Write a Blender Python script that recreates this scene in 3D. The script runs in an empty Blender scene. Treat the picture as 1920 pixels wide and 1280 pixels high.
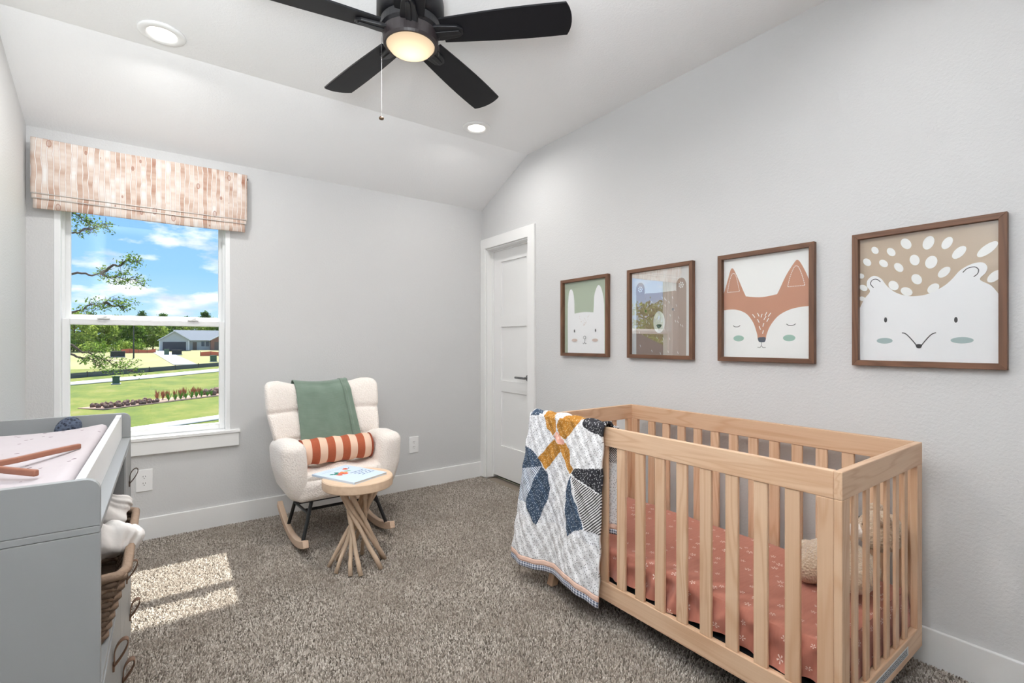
import bpy, bmesh, math, random
import numpy as np
from mathutils import Vector, Matrix, Euler, noise as mnoise

random.seed(7); RNG = np.random.default_rng(7)
SC = bpy.context.scene
COL = SC.collection
R = math.radians

# ------------------------------------------------------------------ camera
cam_d = bpy.data.cameras.new('camera'); cam = bpy.data.objects.new('camera', cam_d)
COL.objects.link(cam); SC.camera = cam
cam_d.sensor_fit = 'HORIZONTAL'; cam_d.sensor_width = 36.0
cam_d.lens = 36.0 * 906.9 / 1920.0
cam_d.shift_y = 2.0 / 1920.0
cam_d.clip_start = 0.02; cam_d.clip_end = 2000
cam.location = (0, 0, 1.22)
cam.rotation_euler = (R(90), 0, R(-35.8))

# ------------------------------------------------------------------ sky
W = bpy.data.worlds.new('world'); SC.world = W; W.use_nodes = True
def build_world():
    nt = W.node_tree; nt.nodes.clear(); N = nt.nodes.new; L = nt.links.new
    out = N('ShaderNodeOutputWorld'); bg = N('ShaderNodeBackground')
    tc = N('ShaderNodeTexCoord'); sep = N('ShaderNodeSeparateXYZ'); L(tc.outputs['Generated'], sep.inputs[0])
    grad = N('ShaderNodeValToRGB'); L(sep.outputs['Z'], grad.inputs[0])
    cr = grad.color_ramp
    cr.elements[0].position = 0.0; cr.elements[0].color = (0.50, 0.70, 0.93, 1)
    cr.elements[1].position = 0.38; cr.elements[1].color = (0.17, 0.38, 0.80, 1)
    e = cr.elements.new(0.12); e.color = (0.27, 0.52, 0.92, 1)
    mp = N('ShaderNodeMapping'); mp.inputs['Location'].default_value = (3.1, 0.4, 1.7); mp.inputs['Scale'].default_value = (1, 1, 2.6)
    L(tc.outputs['Generated'], mp.inputs[0])
    nz = N('ShaderNodeTexNoise'); nz.inputs['Scale'].default_value = 6.5; nz.inputs['Detail'].default_value = 9
    nz.inputs['Roughness'].default_value = 0.55
    L(mp.outputs[0], nz.inputs['Vector'])
    rp = N('ShaderNodeValToRGB'); rp.color_ramp.elements[0].position = 0.505; rp.color_ramp.elements[1].position = 0.595
    L(nz.outputs['Fac'], rp.inputs[0])
    # the lit body of a cloud varies a little from top to base
    n2 = N('ShaderNodeTexNoise'); n2.inputs['Scale'].default_value = 11; n2.inputs['Detail'].default_value = 5
    L(mp.outputs[0], n2.inputs['Vector'])
    cc = N('ShaderNodeValToRGB'); cc.color_ramp.elements[0].position = 0.38; cc.color_ramp.elements[0].color = (0.55, 0.62, 0.74, 1)
    cc.color_ramp.elements[1].position = 0.56; cc.color_ramp.elements[1].color = (0.92, 0.93, 0.96, 1)
    L(n2.outputs['Fac'], cc.inputs[0])
    mx = N('ShaderNodeMix'); mx.data_type = 'RGBA'
    L(rp.outputs[0], mx.inputs[0]); L(grad.outputs[0], mx.inputs[6]); L(cc.outputs[0], mx.inputs[7])
    L(mx.outputs[2], bg.inputs['Color']); bg.inputs['Strength'].default_value = 1.0
    L(bg.outputs[0], out.inputs[0])
build_world()

# ------------------------------------------------------------------ sun, added fill light, exposure
def light(name, kind, loc, direction=None, **kw):
    d = bpy.data.lights.new(name, kind); o = bpy.data.objects.new(name, d); COL.objects.link(o)
    o.location = loc
    if direction is not None: o.rotation_euler = Vector(direction).to_track_quat('-Z', 'Y').to_euler()
    for k, v in kw.items(): setattr(d, k, v)
    return o
light('sun', 'SUN', (0, 8, 12), (-0.015, -1.0, -1.33), energy=8.3, angle=R(0.6), color=(1.0, 0.96, 0.89))
# added fill lamp out of view, aimed at the ceiling to brighten the room
light('ceiling_fill', 'AREA', (-0.25, -0.20, 1.60), (0.10, 0.56, 1), shape='RECTANGLE', size=0.5, size_y=1.0, energy=60, spread=R(112), color=(0.915, 0.96, 1.0))
CAN_W = 5.0
FAN_W = 9.0

vs = SC.view_settings
vs.view_transform = 'Standard'; vs.look = 'None'; vs.gamma = 1.0; vs.use_curve_mapping = False
vs.exposure = 0.51
SC.cycles.use_denoising = True
SC.cycles.max_bounces = 10; SC.cycles.diffuse_bounces = 6; SC.cycles.transparent_max_bounces = 16
SC.cycles.caustics_reflective = False; SC.cycles.caustics_refractive = False
SC.cycles.sample_clamp_indirect = 6.0

# ================================================================== materials
MATS = {}
def lin(c):
    return tuple(((v/12.92) if v <= 0.04045 else ((v+0.055)/1.055)**2.4) for v in [x/255 for x in c])
class NT:
    """tiny helper to wire shader nodes"""
    def __init__(s, name):
        s.m = bpy.data.materials.new(name); s.m.use_nodes = True
        s.t = s.m.node_tree; s.t.nodes.clear()
        s.out = s.t.nodes.new('ShaderNodeOutputMaterial')
    def n(s, typ, ins=None, **kw):
        nd = s.t.nodes.new('ShaderNode'+typ)
        for k, v in kw.items(): setattr(nd, k, v)
        for k, v in (ins or {}).items():
            if isinstance(v, bpy.types.NodeSocket): s.t.links.new(v, nd.inputs[k])
            else: nd.inputs[k].default_value = v
        return nd
    def math(s, op, a, b=0.0, c=0.0):
        nd = s.n('Math', operation=op)
        for i, v in enumerate((a, b, c)):
            if isinstance(v, bpy.types.NodeSocket): s.t.links.new(v, nd.inputs[i])
            else: nd.inputs[i].default_value = v
        return nd.outputs[0]
    def mix(s, f, a, b):
        nd = s.n('Mix', data_type='RGBA')
        for i, v in ((0, f), (6, a), (7, b)):
            if isinstance(v, bpy.types.NodeSocket): s.t.links.new(v, nd.inputs[i])
            elif i == 0: nd.inputs[0].default_value = v
            else: nd.inputs[i].default_value = (*v, 1) if len(v) == 3 else v
        return nd.outputs[2]
    def ramp(s, f, stops, interp='LINEAR'):
        nd = s.n('ValToRGB', {0: f}); cr = nd.color_ramp; cr.interpolation = interp
        while len(cr.elements) < len(stops): cr.elements.new(0.5)
        for e, (p, c) in zip(cr.elements, stops): e.position = p; e.color = (*c, 1) if len(c) == 3 else c
        return nd.outputs[0]
    def coord(s, which='Object', scale=(1, 1, 1), loc=(0, 0, 0), rot=(0, 0, 0), rand=False):
        tc = s.n('TexCoord'); v = tc.outputs[which]
        if rand:
            oi = s.n('ObjectInfo'); sc = s.math('MULTIPLY', oi.outputs['Random'], 37.0)
            cx = s.n('CombineXYZ', {0: sc, 1: sc, 2: sc})
            v = s.n('VectorMath', {0: v, 1: cx.outputs[0]}, operation='ADD').outputs[0]
        return s.n('Mapping', {'Vector': v, 'Scale': scale, 'Location': loc, 'Rotation': rot}).outputs[0]
    def noise(s, vec, scale, detail=3, rough=0.5, dist=0.0):
        return s.n('TexNoise', {'Vector': vec, 'Scale': scale, 'Detail': detail, 'Roughness': rough, 'Distortion': dist}).outputs['Fac']
    def bump(s, h, strength, dist=0.002, normal=None):
        ins = {'Height': h, 'Strength': strength, 'Distance': dist}
        if normal is not None: ins['Normal'] = normal
        return s.n('Bump', ins).outputs[0]
    def finish(s, color, rough=0.5, normal=None, **kw):
        p = s.n('BsdfPrincipled'); L = s.t.links.new
        def put(k, v):
            if isinstance(v, bpy.types.NodeSocket): L(v, p.inputs[k])
            else: p.inputs[k].default_value = (*v, 1) if isinstance(v, (tuple, list)) and len(v) == 3 else v
        put('Base Color', color); put('Roughness', rough)
        if normal is not None: L(normal, p.inputs['Normal'])
        for k, v in kw.items(): put(k, v)
        L(p.outputs[0], s.out.inputs[0]); MATS[s.m.name] = s.m
        return s.m

def plain(name, rgb, rough=0.5, bump=None, var=None, **kw):
    """plain procedural paint/fabric: optional fine bump (scale, strength, distance) and colour variation (scale, amount)"""
    t = NT(name); c = lin(rgb); vec = t.coord('Object', rand=True)
    col = c
    vs_, va = var if var else (4.0, 0.02)
    nz = t.noise(vec, vs_, 3)
    col = t.mix(nz, tuple(max(0, x*(1-va)) for x in c), tuple(min(1, x*(1+va)) for x in c))
    nrm = None
    if bump:
        nrm = t.bump(t.noise(vec, bump[0], 2), bump[1], bump[2])
    return t.finish(col, rough, nrm, **kw)

def wood(name, light_c, dark_c, axis, rough=0.5, ring=26.0, knots=True):
    t = NT(name); sc = [1.0, 1.0, 1.0]; sc[axis] = 0.09
    v = t.coord('Object', scale=tuple(sc), rand=True)
    w = t.noise(v, 9.0, 2, 0.5, 0.6)
    rings = t.math('SINE', t.math('MULTIPLY', w, ring * 2.2))
    rr = t.math('MULTIPLY_ADD', rings, 0.5, 0.5)
    rr = t.math('POWER', rr, 2.2)
    sc2 = [220.0]*3; sc2[axis] = 4.0
    fine = t.noise(t.coord('Object', scale=tuple(sc2), rand=True), 1.0, 2)
    f = t.math('MULTIPLY_ADD', rr, 0.42, t.math('MULTIPLY_ADD', fine, 0.5, -0.12))
    big = t.noise(t.coord('Object', scale=tuple(x*0.6 for x in sc), rand=True), 7.0, 2)
    a, b = lin(light_c), lin(dark_c)
    col = t.mix(f, a, b)
    col = t.mix(t.math('MULTIPLY', big, 0.35), col, tuple(x*0.85 for x in b))
    oi = t.n('ObjectInfo'); col = t.mix(t.math('MULTIPLY', oi.outputs['Random'], 0.30), col, tuple(x*0.8 for x in b))
    nrm = t.bump(fine, 0.12, 0.001)
    return t.finish(col, rough, nrm)

def make_materials():
    # wall paint with orange-peel texture
    for nm, c in (('wall_paint', (209, 209, 209)), ('ceiling_paint', (240, 240, 240))):
        t = NT(nm); v = t.coord('Object')
        h = t.noise(v, 95.0, 2, 0.5); h2 = t.noise(v, 260.0, 1)
        hh = t.math('ADD', h, t.math('MULTIPLY', h2, 0.35))
        t.finish(lin(c), 0.75, t.bump(hh, 0.35, 0.004))
    plain('trim_white', (238, 238, 237), 0.35)
    plain('window_vinyl', (240, 241, 242), 0.3)
    plain('door_white', (236, 236, 235), 0.38)
    # carpet: each tuft its own tone
    t = NT('carpet'); g = t.n('NewGeometry'); v = t.coord('Object')
    r = t.ramp(g.outputs['Random Per Island'], [(0.0, lin((96, 87, 78))), (0.3, lin((154, 144, 133))), (0.65, lin((185, 175, 164))), (1.0, lin((222, 214, 204)))])
    cloudy = t.noise(v, 3.2, 3, 0.6)
    col = t.mix(t.ramp(cloudy, [(0.38, (0, 0, 0)), (0.68, (0.6, 0.6, 0.6))]), r, lin((148, 136, 124)))
    t.finish(col, 0.95)
    plain('carpet_backing', (140, 128, 115), 0.95)
    # pine for the crib, by grain axis
    for i, ax in enumerate('xyz'):
        wood('pine_'+ax, (231, 201, 170), (196, 150, 114), i, 0.5)
        wood('walnut_'+ax, (130, 92, 68), (84, 56, 40), i, 0.55, ring=30)
    wood('oak_z', (232, 206, 180), (204, 172, 142), 2, 0.55)
    wood('oak_y', (230, 204, 180), (204, 170, 142), 1, 0.55)
    # side table top: end-grain-like pale wood
    t = NT('table_wood'); v = t.coord('Object', scale=(1, 6, 6)); w = t.noise(v, 8.0, 3, 0.5, 0.3)
    t.finish(t.mix(w, lin((238, 212, 184)), lin((212, 180, 150))), 0.5, t.bump(w, 0.06, 0.001))
    t = NT('stick_wood'); v = t.coord('Object', rand=True, scale=(60, 60, 5)); w = t.noise(v, 1.0, 3)
    t.finish(t.mix(w, lin((224, 200, 174)), lin((186, 160, 134))), 0.6, t.bump(w, 0.15, 0.001))
    # boucle upholstery
    t = NT('boucle'); v = t.coord('Object')
    vo = t.n('TexVoronoi', {'Vector': v, 'Scale': 120.0}).outputs['Distance']
    n1 = t.noise(v, 120.0, 3, 0.6)
    h = t.math('ADD', vo, n1)
    t.finish(t.mix(n1, lin((236, 225, 216)), lin((252, 246, 240))), 0.95, t.bump(h, 0.6, 0.005), **{'Sheen Weight': 0.4})
    # plush toy fur
    t = NT('plush_fur'); v = t.coord('Object')
    vo = t.n('TexVoronoi', {'Vector': v, 'Scale': 120.0}).outputs['Distance']; n1 = t.noise(v, 90.0, 4, 0.7)
    t.finish(t.mix(n1, lin((188, 158, 126)), lin((232, 212, 186))), 1.0, t.bump(t.math('ADD', vo, n1), 1.0, 0.008), **{'Sheen Weight': 0.5})
    plain('plush_pale', (226, 216, 206), 1.0, bump=(150, 0.9, 0.006))
    plain('toy_black', (24, 20, 20), 0.25)
    plain('metal_black', (26, 28, 31), 0.4)
    plain('fan_black', (18, 18, 21), 0.4)
    plain('fan_bronze', (40, 34, 35), 0.4)
    t = NT('fan_blade'); v = t.coord('Object', rand=True); t.finish(t.mix(t.noise(v, 30, 3), lin((13, 13, 16)), lin((20, 20, 24))), 0.5, **{'Specular IOR Level': 0.25})
    plain('chrome', (190, 190, 192), 0.25, **{'Metallic': 1.0})
    plain('brass_dark', (120, 100, 84), 0.35, **{'Metallic': 1.0})
    plain('nickel', (120, 120, 122), 0.35, **{'Metallic': 1.0})
    # lamp lenses
    t = NT('can_lens'); e = t.n('Emission', {'Color': (1.0, 0.93, 0.82, 1), 'Strength': 3.2})
    t.t.links.new(e.outputs[0], t.out.inputs[0]); MATS['can_lens'] = t.m
    t = NT('fan_lens'); lw = t.n('LayerWeight', {'Blend': 0.35})
    g = t.n('TexGradient', {'Vector': t.coord('Object', scale=(9.0, 9.0, 9.0))}, gradient_type='SPHERICAL')
    st = t.math('MULTIPLY_ADD', g.outputs['Fac'], 1.5, 0.42)
    e = t.n('Emission', {'Color': (1.0, 0.76, 0.50, 1), 'Strength': st})
    t.t.links.new(e.outputs[0], t.out.inputs[0]); MATS['fan_lens'] = t.m
    # clear window glass, thin
    t = NT('window_glass'); fr = t.n('Fresnel', {'IOR': 1.45}); tr = t.n('BsdfTransparent', {'Color': (0.97, 0.985, 0.98, 1)})
    gl = t.n('BsdfGlossy', {'Roughness': 0.0, 'Color': (1, 1, 1, 1)})
    bf = t.math('SUBTRACT', 1.0, t.n('NewGeometry').outputs['Backfacing'])
    mx = t.n('MixShader', {0: t.math('MULTIPLY', fr.outputs[0], bf), 1: tr.outputs[0], 2: gl.outputs[0]})
    t.t.links.new(mx.outputs[0], t.out.inputs[0]); MATS['window_glass'] = t.m
    for nm, ior in (('picture_glass', 1.75), ('picture_glass_glossy', 3.5)):
        t = NT(nm); fr = t.n('Fresnel', {'IOR': ior}); tr = t.n('BsdfTransparent', {'Color': (0.98, 0.985, 0.985, 1)})
        gl = t.n('BsdfGlossy', {'Roughness': 0.0, 'Color': (1, 1, 1, 1)})
        bf = t.math('SUBTRACT', 1.0, t.n('NewGeometry').outputs['Backfacing'])
        mx = t.n('MixShader', {0: t.math('MULTIPLY', fr.outputs[0], bf), 1: tr.outputs[0], 2: gl.outputs[0]})
        t.t.links.new(mx.outputs[0], t.out.inputs[0]); MATS[nm] = t.m
    # roman shade: watercolour stripes
    t = NT('shade_fabric'); tc = t.n('TexCoord'); sp = t.n('SeparateXYZ', {0: tc.outputs['Object']})
    wob = t.noise(t.coord('Object', scale=(14, 1, 9)), 1.0, 2)
    x = t.math('MULTIPLY', t.math('ADD', sp.outputs['X'], t.math('MULTIPLY', wob, 0.022)), 41.0)
    idx = t.math('FLOOR', x); fr_ = t.math('FRACT', x)
    cv = t.n('CombineXYZ', {0: t.math('MULTIPLY', idx, 3.37), 1: 0.0, 2: t.math('MULTIPLY', sp.outputs['Z'], 9.0)}).outputs[0]
    tone = t.noise(cv, 1.0, 3, 0.6)
    cv2 = t.n('CombineXYZ', {0: t.math('MULTIPLY', idx, 7.13), 1: 4.0, 2: t.math('MULTIPLY', sp.outputs['Z'], 2.2)}).outputs[0]
    tone2 = t.noise(cv2, 1.0, 2, 0.5)
    tt = t.math('ADD', t.math('MULTIPLY', tone, 0.55), t.math('MULTIPLY', tone2, 0.55))
    c1 = t.ramp(tt, [(0.42, lin((250, 247, 244))), (0.52, lin((238, 224, 213))), (0.61, lin((216, 190, 173))), (0.72, lin((178, 128, 106)))])
    edge = t.math('LESS_THAN', t.math('ABSOLUTE', t.math('SUBTRACT', fr_, 0.5)), 0.42)
    col = t.mix(edge, lin((246, 242, 238)), c1)
    rim = t.math('MULTIPLY', edge, t.math('GREATER_THAN', t.math('ABSOLUTE', t.math('SUBTRACT', fr_, 0.5)), 0.34))
    col = t.mix(t.math('MULTIPLY', rim, 0.35), col, lin((196, 140, 112)))
    # seed-like drops
    v = t.n('CombineXYZ', {0: t.math('MULTIPLY', sp.outputs['X'], 15.0), 1: 0.0, 2: t.math('MULTIPLY', sp.outputs['Z'], 8.0)}).outputs[0]
    vo = t.n('TexVoronoi', {'Vector': v, 'Scale': 1.0, 'Randomness': 0.9})
    d = vo.outputs['Distance']
    drop = t.math('LESS_THAN', d, 0.17); ringm = t.math('GREATER_THAN', d, 0.12)
    col = t.mix(t.math('MULTIPLY', drop, t.math('MULTIPLY_ADD', ringm, 0.35, 0.30)), col, lin((170, 112, 90)))
    weave = t.noise(t.coord('Object', scale=(500, 500, 500)), 1.0, 1)
    dif = t.n('BsdfDiffuse', {'Color': col, 'Normal': t.bump(weave, 0.2, 0.001)}); trl = t.n('BsdfTranslucent', {'Color': col})
    mx = t.n('MixShader', {0: 0.12, 1: dif.outputs[0], 2: trl.outputs[0]})
    t.t.links.new(mx.outputs[0], t.out.inputs[0]); MATS['shade_fabric'] = t.m
    # throw: fine knit ribs
    t = NT('sage_knit'); v = t.coord('UV'); 
    wv = t.n('TexWave', {'Vector': v, 'Scale': 40.0, 'Distortion': 0.6}, bands_direction='Y').outputs['Fac']
    n1 = t.noise(v, 14.0, 3)
    t.finish(t.mix(n1, lin((104, 124, 110)), lin((128, 146, 132))), 0.95, t.bump(wv, 0.35, 0.002), **{'Sheen Weight': 0.3})
    # bolster stripes across its length (local x)
    t = NT('bolster_stripe'); tc = t.n('TexCoord'); sp = t.n('SeparateXYZ', {0: tc.outputs['Object']})
    fr_ = t.math('FRACT', t.math('MULTIPLY_ADD', sp.outputs['X'], 1/0.092, 0.74))
    n1 = t.noise(t.coord('Object', scale=(40, 400, 400)), 1.0, 2)
    st = t.math('LESS_THAN', fr_, 0.5)
    t.finish(t.mix(st, lin((232, 198, 174)), t.mix(n1, lin((158, 78, 52)), lin((184, 98, 66)))), 0.9, t.bump(n1, 0.3, 0.002))
    plain('rust_piping', (150, 70, 46), 0.9)
    # crib sheet: rust muslin with white sprigs
    t = NT('rust_sheet'); v = t.coord('UV', scale=(15, 15, 15))
    vo = t.n('TexVoronoi', {'Vector': v, 'Scale': 1.0, 'Randomness': 0.75}, voronoi_dimensions='2D')
    loc = t.n('VectorMath', {0: v, 1: vo.outputs['Position']}, operation='SUBTRACT').outputs[0]
    s3 = t.n('SeparateXYZ', {0: loc}); ang = t.math('ARCTAN2', s3.outputs['Y'], s3.outputs['X'])
    s4 = t.n('SeparateColor', {0: vo.outputs['Color']})
    ang = t.math('ADD', ang, t.math('MULTIPLY', s4.outputs[0], 6.28))
    pet = t.math('GREATER_THAN', t.math('COSINE', t.math('MULTIPLY', ang, 5.0)), 0.35)
    rr = vo.outputs['Distance']
    size = t.math('MULTIPLY_ADD', s4.outputs[1], 0.11, 0.09)
    m = t.math('MULTIPLY', pet, t.math('MULTIPLY', t.math('LESS_THAN', rr, size), t.math('GREATER_THAN', rr, 0.02)))
    n1 = t.noise(t.coord('UV', scale=(14, 90, 20)), 1.0, 3)
    base = t.mix(n1, lin((170, 104, 86)), lin((190, 124, 104)))
    t.finish(t.mix(t.math('MULTIPLY', m, 0.9), base, lin((236, 216, 204))), 0.85, t.bump(n1, 0.25, 0.004), **{'Sheen Weight': 0.2})
    # quilt cottons
    def print_mat(name, base, spot, scale, size, elong=(1, 1.8), rand=0.9):
        t = NT(name); v = t.coord('UV', scale=(scale*elong[0], scale/elong[1]*1.0, 1), rot=(0, 0, 0.5))
        vo = t.n('TexVoronoi', {'Vector': v, 'Scale': 1.0, 'Randomness': rand}, voronoi_dimensions='2D')
        m = t.math('LESS_THAN', vo.outputs['Distance'], size)
        h = quilting(t)
        t.finish(t.mix(m, lin(base), lin(spot)), 0.9, h)
    def quilting(t):
        v = t.coord('UV', rot=(0, 0, 0.6))
        w = t.n('TexWave', {'Vector': v, 'Scale': 9.0, 'Distortion': 1.2, 'Detail': 1.0}).outputs['Fac']
        n1 = t.noise(t.coord('UV', scale=(60, 60, 60)), 1.0, 3)
        return t.bump(t.math('ADD', w, t.math('MULTIPLY', n1, 0.7)), 0.55, 0.006)
    print_mat('quilt_white_tick', (235, 236, 240), (92, 94, 104), 130, 0.17)
    print_mat('quilt_white_cross', (238, 238, 240), (90, 86, 90), 120, 0.15)
    print_mat('quilt_navy', (58, 76, 98), (196, 206, 216), 125, 0.155)
    print_mat('quilt_black', (44, 44, 50), (214, 214, 216), 125, 0.15)
    print_mat('quilt_mustard', (184, 126, 46), (232, 210, 160), 120, 0.15)
    print_mat('quilt_pink', (238, 178, 160), (246, 214, 200), 50, 0.2)
    def stripe_mat(name, a, b, scale, ang, duty=0.5):
        t = NT(name); sp = t.n('SeparateXYZ', {0: t.coord('UV', rot=(0, 0, ang))})
        f = t.math('FRACT', t.math('MULTIPLY', sp.outputs['X'], scale))
        t.finish(t.mix(t.math('LESS_THAN', f, duty), lin(a), lin(b)), 0.9, quilting(t))
    stripe_mat('quilt_blue_stripe', (226, 230, 238), (78, 98, 130), 110, 0.9, 0.42)
    stripe_mat('quilt_black_stripe', (228, 226, 226), (58, 56, 60), 120, -0.7, 0.5)
    plain('quilt_hem_pink', (236, 200, 182), 0.9, bump=(90, 0.5, 0.004))
    t = NT('quilt_gingham'); sp = t.n('SeparateXYZ', {0: t.coord('UV')})
    f1 = t.math('LESS_THAN', t.math('FRACT', t.math('MULTIPLY', sp.outputs['X'], 90)), 0.5)
    f2 = t.math('LESS_THAN', t.math('FRACT', t.math('MULTIPLY', sp.outputs['Y'], 90)), 0.5)
    t.finish(t.mix(t.math('MULTIPLY', t.math('ADD', f1, f2), 0.5), lin((52, 64, 92)), lin((226, 228, 236))), 0.9)
    # dresser
    plain('dresser_white', (150, 152, 152), 0.42, bump=(900, 0.05, 0.0005))
    plain('dresser_edge', (236, 237, 238), 0.4)
    plain('leather', (128, 98, 78), 0.6)
    plain('leather_dark', (84, 70, 60), 0.6)
    t = NT('pad_cover'); v = t.coord('Object', scale=(24, 24, 24))
    vo = t.n('TexVoronoi', {'Vector': v, 'Scale': 1.0, 'Randomness': 0.85})
    m = t.math('LESS_THAN', vo.outputs['Distance'], 0.13)
    n1 = t.noise(t.coord('Object'), 5.0, 3)
    t.finish(t.mix(m, t.mix(n1, lin((186, 177, 179)), lin((194, 187, 190))), lin((122, 104, 110))), 0.9, t.bump(t.noise(t.coord('Object'), 14, 3), 0.25, 0.01))
    t = NT('pad_end'); v = t.coord('Object', scale=(16, 16, 16)); vo = t.n('TexVoronoi', {'Vector': v, 'Scale': 1.0}); m = t.math('LESS_THAN', vo.outputs['Distance'], 0.16)
    t.finish(t.mix(m, lin((214, 186, 170)), lin((176, 86, 66))), 0.9)
    t = NT('blue_speckle'); v = t.coord('Object', scale=(110, 110, 110)); vo = t.n('TexVoronoi', {'Vector': v, 'Scale': 1.0})
    t.finish(t.ramp(vo.outputs['Distance'], [(0.25, lin((40, 46, 60))), (0.6, lin((86, 96, 114)))]), 0.95, t.bump(vo.outputs['Distance'], 0.8, 0.004))
    plain('hanger_wood', (150, 98, 76), 0.5, var=(30, 0.1))
    plain('wicker', (146, 122, 102), 0.75, var=(60, 0.25), bump=(160, 0.5, 0.003))
    plain('wicker_dark', (106, 86, 70), 0.8, var=(60, 0.25), bump=(160, 0.5, 0.003))
    plain('muslin', (236, 232, 228), 0.95, bump=(40, 0.5, 0.006))
    plain('paper', (240, 240, 238), 0.8)
    for nm, c in (('print_white', (252, 252, 250)), ('print_sage', (178, 190, 168)), ('print_bear', (172, 142, 122)), ('print_bear_dark', (150, 118, 98)),
                  ('print_fox', (198, 140, 112)), ('print_tan', (196, 174, 150)), ('print_ink', (34, 34, 38)), ('print_slate', (62, 74, 90)),
                  ('print_blush', (218, 196, 186)), ('print_mint', (160, 196, 182)), ('print_grey_mint', (168, 188, 188)), ('print_pale', (250, 250, 252)),
                  ('book_blue', (206, 222, 240)), ('book_teal', (46, 140, 126)), ('book_coral', (230, 120, 96)), ('book_orange', (236, 150, 80)),
                  ('book_green', (140, 196, 150)), ('book_ink', (120, 136, 170)), ('book_pages', (222, 216, 204)),
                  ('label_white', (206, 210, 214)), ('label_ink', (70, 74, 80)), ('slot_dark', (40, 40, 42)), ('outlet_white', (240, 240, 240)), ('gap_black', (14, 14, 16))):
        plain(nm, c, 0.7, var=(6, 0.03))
    # outdoors
    t = NT('lawn'); v = t.coord('Object'); n1 = t.noise(t.coord('Object', scale=(1, 0.5, 1)), 0.35, 6, 0.75); n2 = t.noise(v, 4.0, 5, 0.75)
    c = t.ramp(n1, [(0.35, lin((76, 94, 16))), (0.48, lin((98, 110, 22))), (0.58, lin((120, 120, 44))), (0.72, lin((138, 126, 84)))])
    t.finish(t.mix(t.math('MULTIPLY', n2, 0.35), c, lin((84, 104, 34))), 1.0, t.bump(n2, 0.4, 0.1))
    t = NT('field'); v = t.coord('Object'); n1 = t.noise(t.coord('Object', scale=(1, 0.35, 1)), 0.1, 5, 0.7)
    t.finish(t.ramp(n1, [(0.35, lin((132, 138, 84))), (0.55, lin((150, 144, 98))), (0.7, lin((164, 150, 120)))]), 1.0)
    plain('concrete', (196, 194, 188), 0.9, var=(0.5, 0.05))
    plain('silt_fence', (92, 96, 94), 0.8, var=(0.8, 0.15))
    plain('mulch', (168, 140, 122), 1.0, var=(3, 0.2))
    for i, (a, b) in enumerate((((70, 96, 44), (150, 176, 84)), ((58, 84, 46), (112, 142, 78)), ((110, 134, 58), (186, 200, 104)), ((64, 92, 40), (138, 168, 70)))):
        t = NT('leaf_%s' % 'abcd'[i]); g = t.n('NewGeometry')
        col = t.ramp(g.outputs['Random Per Island'], [(0.0, lin(a)), (1.0, lin(b))])
        d = t.n('BsdfDiffuse', {'Color': col}); tl = t.n('BsdfTranslucent', {'Color': col})
        mx = t.n('MixShader', {0: 0.4, 1: d.outputs[0], 2: tl.outputs[0]}); t.t.links.new(mx.outputs[0], t.out.inputs[0]); MATS[t.m.name] = t.m
    plain('bark', (96, 78, 64), 0.95, var=(6, 0.2))
    plain('shrub_brown', (152, 122, 108), 1.0, var=(8, 0.3), bump=(30, 1.0, 0.05))
    plain('plant_green', (104, 152, 62), 0.9, var=(8, 0.25))
    plain('plant_red', (170, 112, 84), 0.9, var=(8, 0.25))
    plain('siding_white', (214, 218, 220), 0.7); plain('siding_grey', (176, 182, 184), 0.7)
    plain('brick_red', (150, 112, 98), 0.85, var=(3, 0.2)); plain('shingle', (110, 118, 128), 0.85, var=(2, 0.1))
    plain('garage_dark', (58, 64, 74), 0.6); plain('garage_brown', (112, 100, 92), 0.6); plain('far_glass', (70, 84, 96), 0.15)
    plain('orange_net', (206, 110, 84), 0.8); plain('utility_green', (70, 96, 78), 0.6); plain('utility_dark', (46, 50, 50), 0.6)
make_materials()
M = lambda n: MATS[n]

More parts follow.
